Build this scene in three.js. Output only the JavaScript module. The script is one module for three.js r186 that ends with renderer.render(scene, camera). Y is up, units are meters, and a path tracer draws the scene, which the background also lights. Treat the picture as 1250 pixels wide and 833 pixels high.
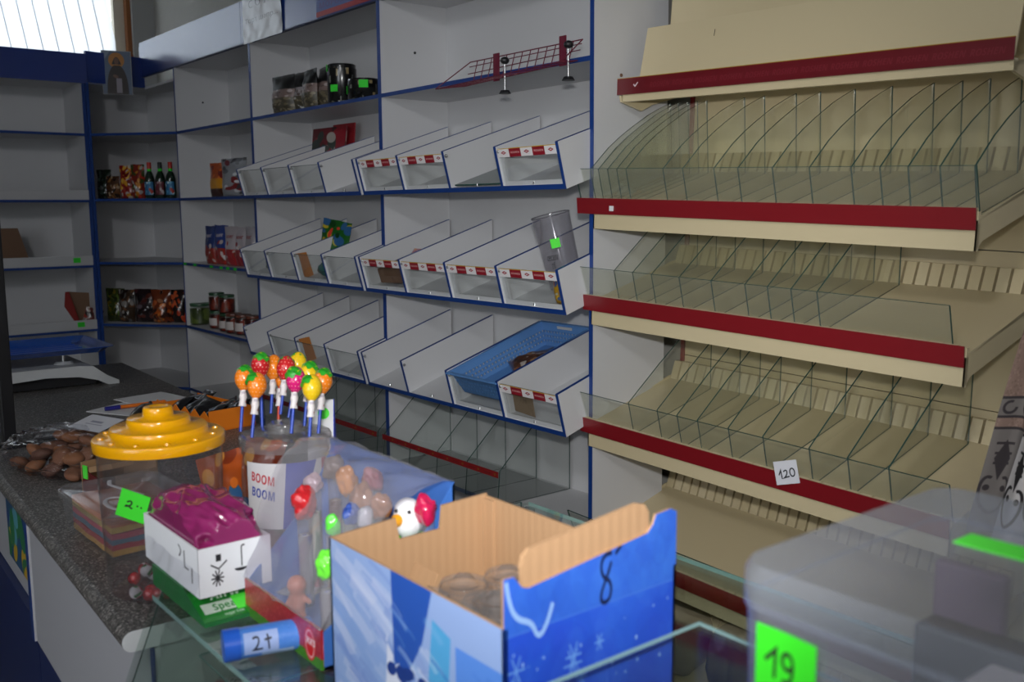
import * as THREE from 'three';
import { RoundedBoxGeometry } from 'three/addons/geometries/RoundedBoxGeometry.js';
import { mergeGeometries, mergeVertices, toCreasedNormals } from 'three/addons/utils/BufferGeometryUtils.js';
import { ImprovedNoise } from 'three/addons/math/ImprovedNoise.js';
import { RectAreaLightUniformsLib } from 'three/addons/lights/RectAreaLightUniformsLib.js';

// ------------------------------------------------------------------ camera, sky, lights, exposure
const scene = new THREE.Scene();
const CAM = new THREE.Vector3(1.634, 1.5, 1.534), FPX = 1190.5;
const camera = new THREE.PerspectiveCamera(2 * Math.atan(416.5 / FPX) * 180 / Math.PI, 1250 / 833, 0.05, 60);
camera.position.copy(CAM);
camera.rotation.set(-7.706 * Math.PI / 180, 51.366 * Math.PI / 180, -0.396 * Math.PI / 180, 'YXZ');
camera.focus = 2.15;
camera.userData.fStop = 7;
camera.updateMatrixWorld(true);
scene.background = new THREE.Color(0.86, 0.93, 1.0);
scene.backgroundIntensity = 2.8;
const renderer = new THREE.WebGLRenderer({ antialias: true });
renderer.toneMapping = THREE.LinearToneMapping;
renderer.toneMappingExposure = 0.93;
renderer.shadowMap.enabled = true;
RectAreaLightUniformsLib.init();
// the photographer's flash, a hand above the lens, pointing where the camera points
const flash = new THREE.SpotLight(0xffffff, 6.9, 0, 0.515, 1.0, 2);
flash.name = 'camera_flash';
flash.position.set(CAM.x + 0.02, CAM.y + 0.11, CAM.z + 0.02);
flash.target.position.copy(CAM).addScaledVector(camera.getWorldDirection(new THREE.Vector3()), 2).add(new THREE.Vector3(0.07, 0.02, -0.05));
flash.target.name = 'camera_flash_aim';
flash.castShadow = true; flash.shadow.radius = 1.2;
scene.add(flash, flash.target);
// daylight through the shop window behind the photographer; a globe lamp hangs in front of it
const SHOP = { x0: 0.9, x1: 2.7, y0: 0.95, y1: 2.65, z: 4.2 };
const day = new THREE.RectAreaLight(0xf2f6ff, 1.45, SHOP.x1 - SHOP.x0, SHOP.y1 - SHOP.y0);
day.name = 'shop_window_daylight';
day.position.set((SHOP.x0 + SHOP.x1) / 2, (SHOP.y0 + SHOP.y1) / 2, SHOP.z - 0.02);
scene.add(day);
const GLOBE = { at: [1.75, 2.62, 2.55], r: 0.12, intensity: 4.6, color: 0xfbfcff };

// ------------------------------------------------------------------ helpers
const SRGB = THREE.SRGBColorSpace;
const noise = new ImprovedNoise();
function rng(seed) { let s = seed | 0; return () => { s = (s + 0x6d2b79f5) | 0; let t = Math.imul(s ^ (s >>> 15), 1 | s); t = (t + Math.imul(t ^ (t >>> 7), 61 | t)) ^ t; return ((t ^ (t >>> 14)) >>> 0) / 4294967296; }; }
const taken = new Map();
function numbered(name) { const n = taken.get(name) || 0; taken.set(name, n + 1); return n ? name + '_' + String(n).padStart(3, '0') : name; }
// a pixel of the 1250 x 833 photograph gives a direction; the distance comes from the plane it is set on
function dir(px, py) { return new THREE.Vector3((px - 625) / FPX, -(py - 416.5) / FPX, -1).applyQuaternion(camera.quaternion); }
function on(px, py, k) { const d = dir(px, py), a = Object.keys(k)[0].toLowerCase(), t = (Object.values(k)[0] - CAM[a]) / d[a]; return CAM.clone().addScaledVector(d, t); }
function deep(px, py, t) { return CAM.clone().addScaledVector(dir(px, py), t); }
function shade(o) { o.traverse((c) => { if (c.isMesh) { c.castShadow = true; c.receiveShadow = true; } }); return o; }
function thing(name, label, category, [x, y, z] = [0, 0, 0], turn = 0, group) {
  const o = new THREE.Group(); o.name = numbered(name); scene.add(o); o.position.set(x, y, z); o.rotation.y = turn;
  o.userData = { label, category }; if (group) o.userData.group = group; return o;
}
function part(parent, name, geo, mat, label) { const m = new THREE.Mesh(geo, mat); m.name = name; m.castShadow = m.receiveShadow = true; if (label) m.userData.label = label; parent.add(m); return m; }
function single(name, geo, mat, label, category, group) { const m = new THREE.Mesh(geo, mat); m.name = numbered(name); m.castShadow = m.receiveShadow = true; m.userData = { label, category }; if (group) m.userData.group = group; scene.add(m); return m; }
function struct(name, geo, mat) { const m = new THREE.Mesh(geo, mat); m.name = name; m.userData.kind = 'structure'; m.castShadow = m.receiveShadow = true; scene.add(m); return m; }
// uv in metres, from the face's direction
function uvBox(g, s = 1) {
  if (g.index) { const n = g.toNonIndexed(); g.dispose(); g = n; }
  if (!g.attributes.normal) g.computeVertexNormals();
  const p = g.attributes.position, n = g.attributes.normal, uv = new Float32Array(p.count * 2);
  for (let i = 0; i < p.count; i++) {
    const ax = Math.abs(n.getX(i)), ay = Math.abs(n.getY(i)), az = Math.abs(n.getZ(i));
    const [u, v] = ay >= ax && ay >= az ? [p.getX(i), p.getZ(i)] : ax >= az ? [p.getZ(i), p.getY(i)] : [p.getX(i), p.getY(i)];
    uv[2 * i] = u * s; uv[2 * i + 1] = v * s;
  }
  g.setAttribute('uv', new THREE.BufferAttribute(uv, 2)); return g;
}
// box from corner to corner
function bx(x0, y0, z0, x1, y1, z1) { const g = new THREE.BoxGeometry(Math.abs(x1 - x0), Math.abs(y1 - y0), Math.abs(z1 - z0)); g.translate((x0 + x1) / 2, (y0 + y1) / 2, (z0 + z1) / 2); return uvBox(g); }
function rb(x0, y0, z0, x1, y1, z1, r = 0.003, seg = 2) {
  const w = Math.abs(x1 - x0), h = Math.abs(y1 - y0), d = Math.abs(z1 - z0);
  const g = new RoundedBoxGeometry(w, h, d, seg, Math.min(r, w / 2.01, h / 2.01, d / 2.01)); g.translate((x0 + x1) / 2, (y0 + y1) / 2, (z0 + z1) / 2); return uvBox(g);
}
function merge(list) { return mergeGeometries(list.map((g) => { let h = g.index ? g.toNonIndexed() : g; for (const k of Object.keys(h.attributes)) if (!['position', 'normal', 'uv'].includes(k)) h.deleteAttribute(k); if (!h.attributes.uv) h = uvBox(h); h.clearGroups(); return h; })); }
// a flat outline swept along the third axis. axis 'x': pts are [z, y]; 'z': pts are [x, y]; 'y': pts are [x, z]. Groups: 0 the two faces, 1 the rim.
function prism(pts, axis, a, b) {
  const P = (u, v, w) => axis === 'x' ? [w, v, u] : axis === 'z' ? [u, v, w] : [u, w, v];
  const tri = THREE.ShapeUtils.triangulateShape(pts.map((p) => new THREE.Vector2(p[0], p[1])), []);
  const caps = [], rim = [];
  for (const t of tri) { caps.push(...t.map((i) => P(...pts[i], a)), ...[t[2], t[1], t[0]].map((i) => P(...pts[i], b))); }
  for (let i = 0; i < pts.length; i++) { const j = (i + 1) % pts.length, A = P(...pts[i], a), B = P(...pts[j], a), C = P(...pts[j], b), D = P(...pts[i], b); rim.push(A, C, B, A, D, C); }
  let all = [...caps, ...rim], vol = 0;
  const v = (i) => new THREE.Vector3(...all[i]);
  for (let i = 0; i < all.length; i += 3) vol += v(i).dot(v(i + 1).clone().cross(v(i + 2)));
  // orientation of caps and rim may differ with the outline's winding: orient each by its own test
  const orient = (list, sign) => { if (sign < 0) for (let i = 0; i < list.length; i += 3) { const t = list[i]; list[i] = list[i + 1]; list[i + 1] = t; } };
  const area = pts.reduce((s, p, i) => { const q = pts[(i + 1) % pts.length]; return s + p[0] * q[1] - q[0] * p[1]; }, 0);
  void area; void vol;
  const c = new THREE.Vector3(); all.forEach((q) => c.add(new THREE.Vector3(...q))); c.multiplyScalar(1 / all.length);
  const wdir = new THREE.Vector3(...P(0, 0, 1)), half = (a + b) / 2;
  for (let i = 0; i < caps.length; i += 3) {
    const A = new THREE.Vector3(...caps[i]), B = new THREE.Vector3(...caps[i + 1]), C = new THREE.Vector3(...caps[i + 2]), n = B.clone().sub(A).cross(C.clone().sub(A));
    if (n.dot(wdir) * (A.dot(wdir) - half) < 0) { const t = caps[i]; caps[i] = caps[i + 1]; caps[i + 1] = t; }
  }
  // rim: outward sign from the outline's winding
  { const n0 = (() => { const A = new THREE.Vector3(...rim[0]), B = new THREE.Vector3(...rim[1]), C = new THREE.Vector3(...rim[2]); return B.sub(A).cross(C.sub(A)); })();
    const e = [pts[1][0] - pts[0][0], pts[1][1] - pts[0][1]], o2 = area > 0 ? [e[1], -e[0]] : [-e[1], e[0]], out = new THREE.Vector3(...P(o2[0], o2[1], 0)).sub(new THREE.Vector3(...P(0, 0, 0)));
    orient(rim, n0.dot(out)); }
  all = [...caps, ...rim];
  const g = new THREE.BufferGeometry(); g.setAttribute('position', new THREE.Float32BufferAttribute(all.flat(), 3)); g.computeVertexNormals();
  const r = uvBox(g); r.addGroup(0, caps.length, 0); r.addGroup(caps.length, rim.length, 1); return r;
}
// strip laid on the edge p -> q of an outline in [z, y], t thick on the outside n
function bandX(p, q, x0, x1, t, side) { const dz = q[0] - p[0], dy = q[1] - p[1], l = Math.hypot(dz, dy), n = [-dy / l * t * side, dz / l * t * side]; return prism([p, q, [q[0] + n[0], q[1] + n[1]], [p[0] + n[0], p[1] + n[1]]], 'x', x0, x1); }
function lathe(pts, seg = 40) { return new THREE.LatheGeometry(pts.map((p) => new THREE.Vector2(p[0], p[1])), seg); }
function tube(pts, r, seg = 24, rad = 8, closed = false) { return new THREE.TubeGeometry(new THREE.CatmullRomCurve3(pts.map((p) => Array.isArray(p) ? new THREE.Vector3(...p) : p), closed, 'catmullrom', 0.1), seg, r, rad, closed); }
function rod(a, b, r, rad = 8) { const A = new THREE.Vector3(...a), B = new THREE.Vector3(...b), g = new THREE.CylinderGeometry(r, r, A.distanceTo(B), rad); g.applyQuaternion(new THREE.Quaternion().setFromUnitVectors(new THREE.Vector3(0, 1, 0), B.clone().sub(A).normalize())); const m = A.add(B).multiplyScalar(0.5); g.translate(m.x, m.y, m.z); return g; }
function canvasTex(w, h, draw, rep) { const c = document.createElement('canvas'); c.width = w; c.height = h; draw(c.getContext('2d'), w, h); const t = new THREE.CanvasTexture(c); t.colorSpace = SRGB; t.wrapS = t.wrapT = rep ? THREE.RepeatWrapping : THREE.ClampToEdgeWrapping; if (rep) t.repeat.set(rep, rep); return t; }
function grey(w, h, f, rep = 1) { const d = new Uint8Array(w * h * 4); for (let y = 0; y < h; y++) for (let x = 0; x < w; x++) { const v = Math.max(0, Math.min(255, f(x, y))); d.set([v, v, v, 255], (y * w + x) * 4); } const t = new THREE.DataTexture(d, w, h); t.magFilter = THREE.LinearFilter; t.wrapS = t.wrapT = THREE.RepeatWrapping; t.repeat.set(rep, rep); t.needsUpdate = true; return t; }
const std = (color, roughness = 0.6, o = {}) => new THREE.MeshStandardMaterial({ color, roughness, ...o });
const phy = (color, roughness = 0.5, o = {}) => new THREE.MeshPhysicalMaterial({ color, roughness, ...o });
const rgb = (r, g, b) => new THREE.Color().setRGB(r, g, b);
// a printed face: w wide, h high, uv 0..1, facing +z, centred, with a little thickness behind it
function sheet(w, h, t = 0.0006) { const g = new THREE.BoxGeometry(w, h, t); return g; }

// ------------------------------------------------------------------ materials
const lam = grey(256, 256, (() => { const r = rng(3); return (x, y) => 214 + 22 * noise.noise(x / 9, y / 60, 1) + 10 * noise.noise(x / 40, y / 40, 4) + (r() - 0.5) * 14; })(), 3);
const M = {
  white: std(rgb(0.57, 0.57, 0.58), 0.42),
  whiteDull: std(rgb(0.57, 0.57, 0.58), 0.6),
  blue: std(rgb(0.008, 0.043, 0.21), 0.38),
  fasciaBlue: phy(rgb(0.008, 0.035, 0.22), 0.28, { clearcoat: 0.8, clearcoatRoughness: 0.22 }),
  navy: std(rgb(0.006, 0.02, 0.11), 0.45),
  cream: phy(rgb(0.60, 0.505, 0.315), 0.34, { clearcoat: 0.25, clearcoatRoughness: 0.25 }),
  red: phy(rgb(0.21, 0.007, 0.012), 0.4, { clearcoat: 0.4, clearcoatRoughness: 0.3 }),
  glass: phy(rgb(0.968, 0.978, 0.972), 0.02, { transmission: 1, thickness: 0, ior: 1.5 }),
  glassEdge: phy(rgb(0.025, 0.07, 0.06), 0.15),
  glassEdgeLight: phy(rgb(0.22, 0.36, 0.34), 0.15),
  clear: phy(rgb(0.90, 0.90, 0.91), 0.06, { transmission: 1, thickness: 0, ior: 1.45 }),
  clearMilky: phy(rgb(0.74, 0.78, 0.86), 0.26, { transmission: 0.87, thickness: 0, ior: 1.5 }),
  film: phy(rgb(0.93, 0.93, 0.95), 0.08, { transmission: 1, thickness: 0, ior: 1.5 }),
  black: std(rgb(0.012, 0.012, 0.014), 0.45),
  blackGloss: phy(rgb(0.008, 0.008, 0.01), 0.12, { clearcoat: 1, clearcoatRoughness: 0.08 }),
  chrome: std(rgb(0.6, 0.6, 0.6), 0.25, { metalness: 1 }),
  maroon: std(rgb(0.13, 0.012, 0.03), 0.45),
  paper: std(rgb(0.72, 0.72, 0.73), 0.8),
  greenNote: std(rgb(0.10, 0.86, 0.06), 0.75),
  greenTag: std(rgb(0.03, 0.62, 0.03), 0.75),
  kraft: std(rgb(0.40, 0.235, 0.12), 0.85),
  kraftDark: std(rgb(0.18, 0.10, 0.06), 0.85),
  yellow: phy(rgb(0.92, 0.42, 0.0), 0.22, { clearcoat: 0.5, clearcoatRoughness: 0.1 }),
  plasterGrey: std(rgb(0.33, 0.32, 0.29), 0.9),
  plasterWhite: std(rgb(0.32, 0.32, 0.31), 0.9),
};
M.glassRack = phy(rgb(0.945, 0.95, 0.915), 0.03, { transmission: 0.97, thickness: 0, ior: 1.5 });
M.glassFront = phy(rgb(0.925, 0.935, 0.90), 0.04, { transmission: 0.96, thickness: 0, ior: 1.5 });
M.white.bumpMap = lam; M.white.bumpScale = 0.0002;

// ------------------------------------------------------------------ the room
const XL = -3.66, XR = 3.2, ZB = -0.315, ZF = 4.2, YC = 2.9;
{
  const tileA = std(rgb(0.22, 0.20, 0.18), 0.5), grout = std(rgb(0.10, 0.09, 0.08), 0.9);
  const f = struct('floor', bx(XL - 0.2, -0.12, ZB - 0.2, XR + 0.2, -0.004, ZF + 0.2), grout);
  // tiles are laid where the gap between rack and counters shows them
  const tg = rb(-0.197, -0.004, -0.197, 0.197, 0.004, 0.197, 0.002, 1);
  for (let i = 0; i < 17; i++) for (let j = 0; j < 11; j++) { const m = part(f, 'tile', tg, tileA); m.position.set(XL + 0.2 + i * 0.4, 0, ZB + 0.2 + j * 0.4); }
  const cg = struct('ceiling', bx(XL - 0.2, YC, ZB - 0.2, XR + 0.2, YC + 0.15, ZF + 0.2), M.plasterWhite);
  void cg;
  const plaster = M.plasterGrey.clone();
  plaster.bumpMap = grey(256, 256, (x, y) => 128 + 90 * noise.noise(x / 30, y / 30, 2) + 40 * noise.noise(x / 7, y / 7, 5), 2); plaster.bumpScale = 0.003;
  struct('wall_back', bx(XL - 0.2, 0, ZB - 0.15, XR + 0.2, YC, ZB), plaster);
  struct('wall_front', merge([bx(XL - 0.2, 0, ZF, XR + 0.2, SHOP.y0, ZF + 0.15), bx(XL - 0.2, SHOP.y1, ZF, XR + 0.2, YC, ZF + 0.15), bx(XL - 0.2, SHOP.y0, ZF, SHOP.x0, SHOP.y1, ZF + 0.15), bx(SHOP.x1, SHOP.y0, ZF, XR + 0.2, SHOP.y1, ZF + 0.15)]), M.plasterWhite);
  const sw = new THREE.Group(); sw.name = 'window_2'; sw.userData.kind = 'structure'; scene.add(sw);
  part(sw, 'pane', bx(SHOP.x0, SHOP.y0, ZF + 0.06, SHOP.x1, SHOP.y1, ZF + 0.065), M.glass);
  part(sw, 'window_frame', merge([bx(SHOP.x0, SHOP.y0, ZF + 0.04, SHOP.x1, SHOP.y0 + 0.04, ZF + 0.1), bx(SHOP.x0, SHOP.y1 - 0.04, ZF + 0.04, SHOP.x1, SHOP.y1, ZF + 0.1), bx(SHOP.x0, SHOP.y0, ZF + 0.04, SHOP.x0 + 0.04, SHOP.y1, ZF + 0.1), bx(SHOP.x1 - 0.04, SHOP.y0, ZF + 0.04, SHOP.x1, SHOP.y1, ZF + 0.1)]), M.whiteDull);
  struct('wall_right', bx(XR, 0, ZB, XR + 0.15, YC, ZF), M.plasterWhite);
  // the wall with the window: opening from z0 to z1, y0 to y1
  const z0 = -0.20, z1 = 1.45, y0 = 1.55, y1 = 2.82;
  struct('wall_left', merge([bx(XL - 0.2, 0, ZB, XL, y0, ZF), bx(XL - 0.2, y1, ZB, XL, YC, ZF), bx(XL - 0.2, y0, ZB, XL, y1, z0), bx(XL - 0.2, y0, z1, XL, y1, ZF)]), M.plasterWhite);
  const w = new THREE.Group(); w.name = 'window_1'; w.userData.kind = 'structure'; scene.add(w);
  const wood = std(rgb(0.26, 0.09, 0.025), 0.55), beige = std(rgb(0.55, 0.50, 0.40), 0.6);
  part(w, 'window_frame', merge([bx(XL - 0.12, y0, z0, XL - 0.02, y1, z0 + 0.022), bx(XL - 0.12, y0, z1 - 0.022, XL - 0.02, y1, z1), bx(XL - 0.12, y0, z0, XL - 0.02, y0 + 0.03, z1), bx(XL - 0.12, y1 - 0.03, z0, XL - 0.02, y1, z1)]), wood, 'orange-brown wooden window frame');
  part(w, 'window_sash', merge([bx(XL - 0.10, y0 + 0.03, z0 + 0.022, XL - 0.06, y1 - 0.03, z0 + 0.075), bx(XL - 0.10, y0 + 0.03, z1 - 0.075, XL - 0.06, y1 - 0.03, z1 - 0.022)]), beige, 'beige inner sash bar');
  part(w, 'pane', bx(XL - 0.085, y0 + 0.03, z0 + 0.075, XL - 0.081, y1 - 0.03, z1 - 0.075), M.glass);
  // sheer slanted blind slats in front of the pane
  const slat = phy(rgb(0.92, 0.93, 0.95), 0.9, { transmission: 0.9, thickness: 0 }), seam = std(rgb(0.5, 0.5, 0.58), 0.8);
  for (let i = -3; i < 19; i++) {
    const zb = z0 + 0.09 + i * 0.073, lean = 0.20;  // lower end zb, upper end further along the window
    const pts = []; for (const [zz, yy] of [[zb, y0 + 0.03], [zb + 0.069, y0 + 0.03], [zb + 0.069 + lean, y1 - 0.03], [zb + lean, y1 - 0.03]]) pts.push([zz, yy]);
    const lo = z0 + 0.076, hi = z1 - 0.076;
    if (pts[0][0] < lo - 0.2 || pts[1][0] > hi) continue;
    const cl = (p, q) => p[0] >= lo ? p : [lo, p[1] + (q[1] - p[1]) * (lo - p[0]) / (q[0] - p[0])];
    const a = cl(pts[0], pts[3]), b = cl(pts[1], pts[2]);
    if (a[1] > y1 - 0.1 || pts[2][0] > hi || pts[3][0] <= lo) continue;
    part(w, 'blind_slat', prism([a, b, pts[2], pts[3]], 'x', XL - 0.052, XL - 0.050), slat);
    part(w, 'blind_seam', prism([b, [b[0] + 0.003, b[1]], [pts[2][0] + 0.003, pts[2][1]], pts[2]], 'x', XL - 0.053, XL - 0.049), seam);
  }
  const L = thing('globe_lamp', 'white globe lamp hanging from the ceiling on a short rod', 'lamp', GLOBE.at);
  part(L, 'globe', new THREE.SphereGeometry(GLOBE.r, 32, 24), std(0xffffff, 0.4, { emissive: new THREE.Color(GLOBE.color), emissiveIntensity: 3 })); part(L, 'rod', rod([0, GLOBE.r, 0], [0, YC - GLOBE.at[1], 0], 0.008, 12), M.whiteDull); part(L, 'ceiling_rose', (() => { const g = new THREE.CylinderGeometry(0.06, 0.06, 0.02, 24); g.translate(0, YC - GLOBE.at[1] - 0.01, 0); return g; })(), M.whiteDull);
  const pl = new THREE.PointLight(GLOBE.color, GLOBE.intensity, 0, 2); pl.name = 'globe_light'; pl.position.set(...GLOBE.at); pl.castShadow = true; pl.shadow.radius = GLOBE.r / 0.02 * 0.95; scene.add(pl);
}

// ------------------------------------------------------------------ white wall shelving with blue edges
const DEPTH = 0.24, T = 0.0085;
const ROW = { S1: 1.838, r1: 1.554, r2: 1.272, r3: 0.990, low: 0.73 };
function sidePanel(u, x0, x1, y0 = 0.06, y1 = 2.107, z0 = -DEPTH, z1 = 0) {
  const p = part(u, 'side_panel', bx(x0, y0, z0, x1, y1, z1 - 0.001), M.white);
  part(p, 'edge_band', bx(x0, y0, z1 - 0.001, x1, y1, z1 + 0.0005), M.blue, 'blue edge band');
  return p;
}
function flatShelf(u, x0, x1, y, t = 0.011, z1 = 0) {
  const s = part(u, 'shelf', bx(x0, y - t, -DEPTH + 0.004, x1, y, z1 - 0.001), M.white);
  part(s, 'edge_band', bx(x0, y - t, z1 - 0.001, x1, y, z1 + 0.0005), M.blue, 'blue edge band');
}
function unit(label, x0, x1, ys, endR = T) {
  const u = thing('shelving_unit', label, 'shelving');
  sidePanel(u, x0, x0 + T); sidePanel(u, x1 - endR, x1);
  part(u, 'back_panel', bx(x0 + T, 0.06, -DEPTH, x1 - endR, 2.107, -DEPTH + 0.004), M.white);
  part(u, 'top_board', bx(x0, 2.107, -DEPTH, x1, 2.12, 0), M.white);
  part(u, 'plinth', bx(x0, 0, -DEPTH, x1, 0.06, -0.02), M.navy);
  for (const y of ys) flatShelf(u, x0 + T, x1 - endR, y);
  for (const [z, y] of [[-0.12, 1.965]]) { const h = new THREE.CylinderGeometry(0.004, 0.004, 0.002, 10); h.rotateZ(Math.PI / 2); h.translate(x0 + T + 0.0008, y, z); part(u, 'screw_cap', h, M.black); }
  return u;
}
const unitA = unit('white shelving unit with blue edges beside the cream rack', -0.9, 0.012, [ROW.S1, ROW.low, 0.42], 0.012);
{ const h = new THREE.CylinderGeometry(0.004, 0.004, 0.002, 10); h.rotateZ(Math.PI / 2); h.translate(0.0128, 1.80, -0.085); part(unitA, 'screw_cap', h, M.kraftDark); }
const unitB = unit('white shelving unit with blue edges holding black-topped pouches', -1.8, -0.9, [ROW.S1, ROW.low, 0.42]);
const unitC = unit('narrow white shelving unit with flat shelves beside the corner unit', -2.57, -1.8, [ROW.S1, 1.557, 1.281, 1.007, 0.73, 0.42]);
// the fascia board over the row
{
  const f = thing('fascia_board', 'long glossy blue fascia board over the shelving row', 'board', [0, 2.107, 0]);
  part(f, 'panel', bx(-2.97, 0, -0.014, -1.86, 0.148, 0.002), M.fasciaBlue);
  part(f, 'panel', bx(-1.858, 0, -0.014, 0.012, 0.148, 0.002), M.fasciaBlue);
  part(f, 'lower_trim', bx(-2.97, -0.004, -0.014, 0.012, 0, 0.003), M.navy);
}
// bin trays: the outline of a divider in [z, y] from the tray's front bottom
const FB = [0.073, 0], FT = [0.097, 0.092], BT = [-0.226, 0.197], BB = [-0.226, 0.096];
const floorAt = (z) => (FB[0] - z) * (BB[1] - FB[1]) / (FB[0] - BB[0]);
const stripTex = canvasTex(512, 64, (g, w, h) => {
  for (let i = 0; i < 5; i++) {
    g.fillStyle = i % 2 ? '#8e1626' : '#e4e0e0'; g.fillRect(i * w / 5, 0, w / 5, h);
    g.save(); g.translate((i + 0.5) * w / 5, h / 2);
    if (i % 2) { g.fillStyle = '#d9a9a4'; g.font = 'bold 20px sans-serif'; g.textAlign = 'center'; g.fillText('ROSHEN', 0, 7); }
    else { g.fillStyle = '#9c2230'; g.beginPath(); g.moveTo(-24, 0); g.lineTo(0, -13); g.lineTo(24, 0); g.lineTo(0, 13); g.fill(); g.fillStyle = '#e4e0e0'; g.fillRect(-8, -3, 16, 6); }
    g.restore();
  }
  g.fillStyle = '#c9a52c'; g.fillRect(0, 0, w, 5);
});
const M_strip = std(0xffffff, 0.55, { map: stripTex });
function binTray(label, xs, y0, bins) {
  const t = thing('bin_tray', label, 'bin tray', [0, y0, 0], 0, undefined);
  const th = 0.0042;
  xs.forEach((x) => {
    const d = part(t, 'divider', prism([FB, FT, BT, BB], 'x', x - th, x + th), M.white);
    part(d, 'edge_band', merge([bandX(FB, FT, x - th, x + th, 0.0012, -1), bandX(FT, BT, x - th, x + th, 0.0012, -1)]), M.blue, 'blue edge band');
  });
  const x0 = xs[0] - th, x1 = xs[xs.length - 1] + th, t2 = 0.010;
  const fl = part(t, 'bin_floor', prism([[FB[0], FB[1]], [BB[0], BB[1]], [BB[0], BB[1] - t2], [FB[0] - 0.003, FB[1] - t2]], 'x', x0, x1), M.white);
  part(fl, 'edge_band', prism([[FB[0] + 0.0008, FB[1] + 0.001], [FB[0] - 0.0025, FB[1] - t2], [FB[0] - 0.0015, FB[1] - t2 - 0.0005], [FB[0] + 0.002, FB[1] + 0.001]], 'x', x0, x1), M.blue, 'blue edge band');
  part(t, 'back_rail', bx(x0, BB[1] - 0.02, -0.234, x1, BB[1] + 0.002, -0.226), M.whiteDull);
  for (let i = 0; i + 1 < xs.length; i++) {
    const b = bins[i], a = xs[i] + th, c = xs[i + 1] - th;
    const knob = new THREE.SphereGeometry(0.0042, 10, 8); knob.translate(a + 0.004, FT[1] - 0.011, FT[0] - 0.006); part(t, 'screw_cap', knob, M.chrome);
    const clip = new THREE.CylinderGeometry(0.003, 0.004, 0.006, 8); clip.translate((a + c) / 2, 0.006, FB[0] - 0.006); part(t, 'pane_clip', clip, M.chrome);
    if (!b) continue;
    const h = b.h ?? 0.94, dz = FT[0] - FB[0], dy = FT[1], inset = 0.004;
    const lo = [FB[0] - inset + dz * 0.04, 0.003], hi = [FB[0] - inset + dz * h, dy * h];
    const p = part(t, 'glass_front', prism([lo, hi, [hi[0] - 0.003, hi[1]], [lo[0] - 0.003, lo[1]]], 'x', a + 0.001, c - 0.001), [M.glass, M.glass]);
    if (b.rim !== false) part(p, 'pane_rim', prism([hi, [hi[0] - 0.003, hi[1]], [hi[0] - 0.003, hi[1] + 0.0012], [hi[0], hi[1] + 0.0012]], 'x', a + 0.001, c - 0.001), M.glassEdge);
    part(p, 'side_lip', merge([prism([[lo[0] - 0.004, lo[1]], [hi[0] - 0.004, hi[1] - 0.002], [hi[0] - 0.010, hi[1]], [lo[0] - 0.010, lo[1]]], 'x', a, a + 0.014), bx(a, 0.001, FB[0] - 0.012, c, 0.012, FB[0] - 0.004)]), M.white);
    if (b.strip) {
      const s = new THREE.BoxGeometry(c - a - 0.003, 0.021, 0.0012); s.translate((a + c) / 2, -0.0105, 0); s.rotateX(Math.atan2(dz, dy)); s.translate(0, hi[1] + 0.001, hi[0] + 0.0012); part(p, 'price_strip', s, M_strip, 'red and white price strip');
    }
    if (b.orange) part(t, 'divider_insert', prism([[FB[0] - 0.012, 0.004], [FT[0] - 0.012, FT[1] - 0.004], [FT[0] - 0.05, FT[1]], [FB[0] - 0.05, 0.016]], 'x', a + 0.0005, a + 0.004), std(rgb(0.45, 0.16, 0.03), 0.6), 'orange cardboard insert');
  }
  return t;
}
const XA = [-0.879, -0.662, -0.443, -0.226, -0.003], XB = [-1.728, -1.525, -1.318, -1.112, -0.903];
const G = {}, GS = { strip: true };
binTray('white blue-edged bin tray, top row beside the cream rack, under the maroon wire basket', XA, ROW.r1, [GS, GS, null, GS]);
binTray('white blue-edged bin tray with the clear tumbler, price strips on all four bins', XA, ROW.r2, [GS, GS, GS, GS]);
binTray('white blue-edged bin tray that holds the blue basket', XA, ROW.r3, [null, null, { h: 0.9 }, GS]);
binTray('white blue-edged bin tray under the two red booklets, plain glass fronts', XB, ROW.r1, [G, G, G, null]);
binTray('white blue-edged bin tray with the green toy pack, orange insert in one bin', XB, ROW.r2, [G, G, { orange: true }, G]);
binTray('white blue-edged bin tray behind the lollipops, lowest of its unit', XB, ROW.r3, [null, { h: 0.85 }, { orange: true, h: 0.85 }, { h: 0.85 }]);
// loose pane lying in the bin without a front
{ const g = prism([[0.068, 0.006], [-0.12, 0.066], [-0.12, 0.069], [0.068, 0.009]], 'x', -0.43, -0.24); const m = single('loose_glass_pane', g, [M.glass, M.glassEdge], 'loose glass pane lying in the open-fronted bin of the top row', 'glass pane'); m.position.y = ROW.r1; }

// glass bins on the lowest visible shelf
function glassBins(label, x0, x1, n, stripText) {
  const t = thing('glass_bin_tray', label, 'glass bins', [0, ROW.low, 0]);
  const prof = [[0.028, 0.002], [0.020, 0.094], [-0.10, 0.205], [-0.224, 0.205], [-0.224, 0.002]];
  for (let i = 0; i <= n; i++) { const x = x0 + (x1 - x0) * i / n; part(t, 'divider_pane', prism(prof, 'x', x - 0.002, x + 0.002), [M.glass, M.glassEdge]); }
  part(t, 'floor_pane', bx(x0, 0, -0.224, x1, 0.002, 0.030), M.glass);
  part(t, 'front_pane', prism([[0.030, 0.002], [0.0225, 0.092], [0.0265, 0.092], [0.034, 0.002]], 'x', x0 - 0.002, x1 + 0.002), M.glass);
  const s = new THREE.BoxGeometry(x1 - x0 + 0.004, 0.016, 0.002); s.translate((x0 + x1) / 2, 0.085, 0.0272);
  part(t, 'price_strip', s, stripText, 'thin red strip with small dark lettering');
  return t;
}
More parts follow.
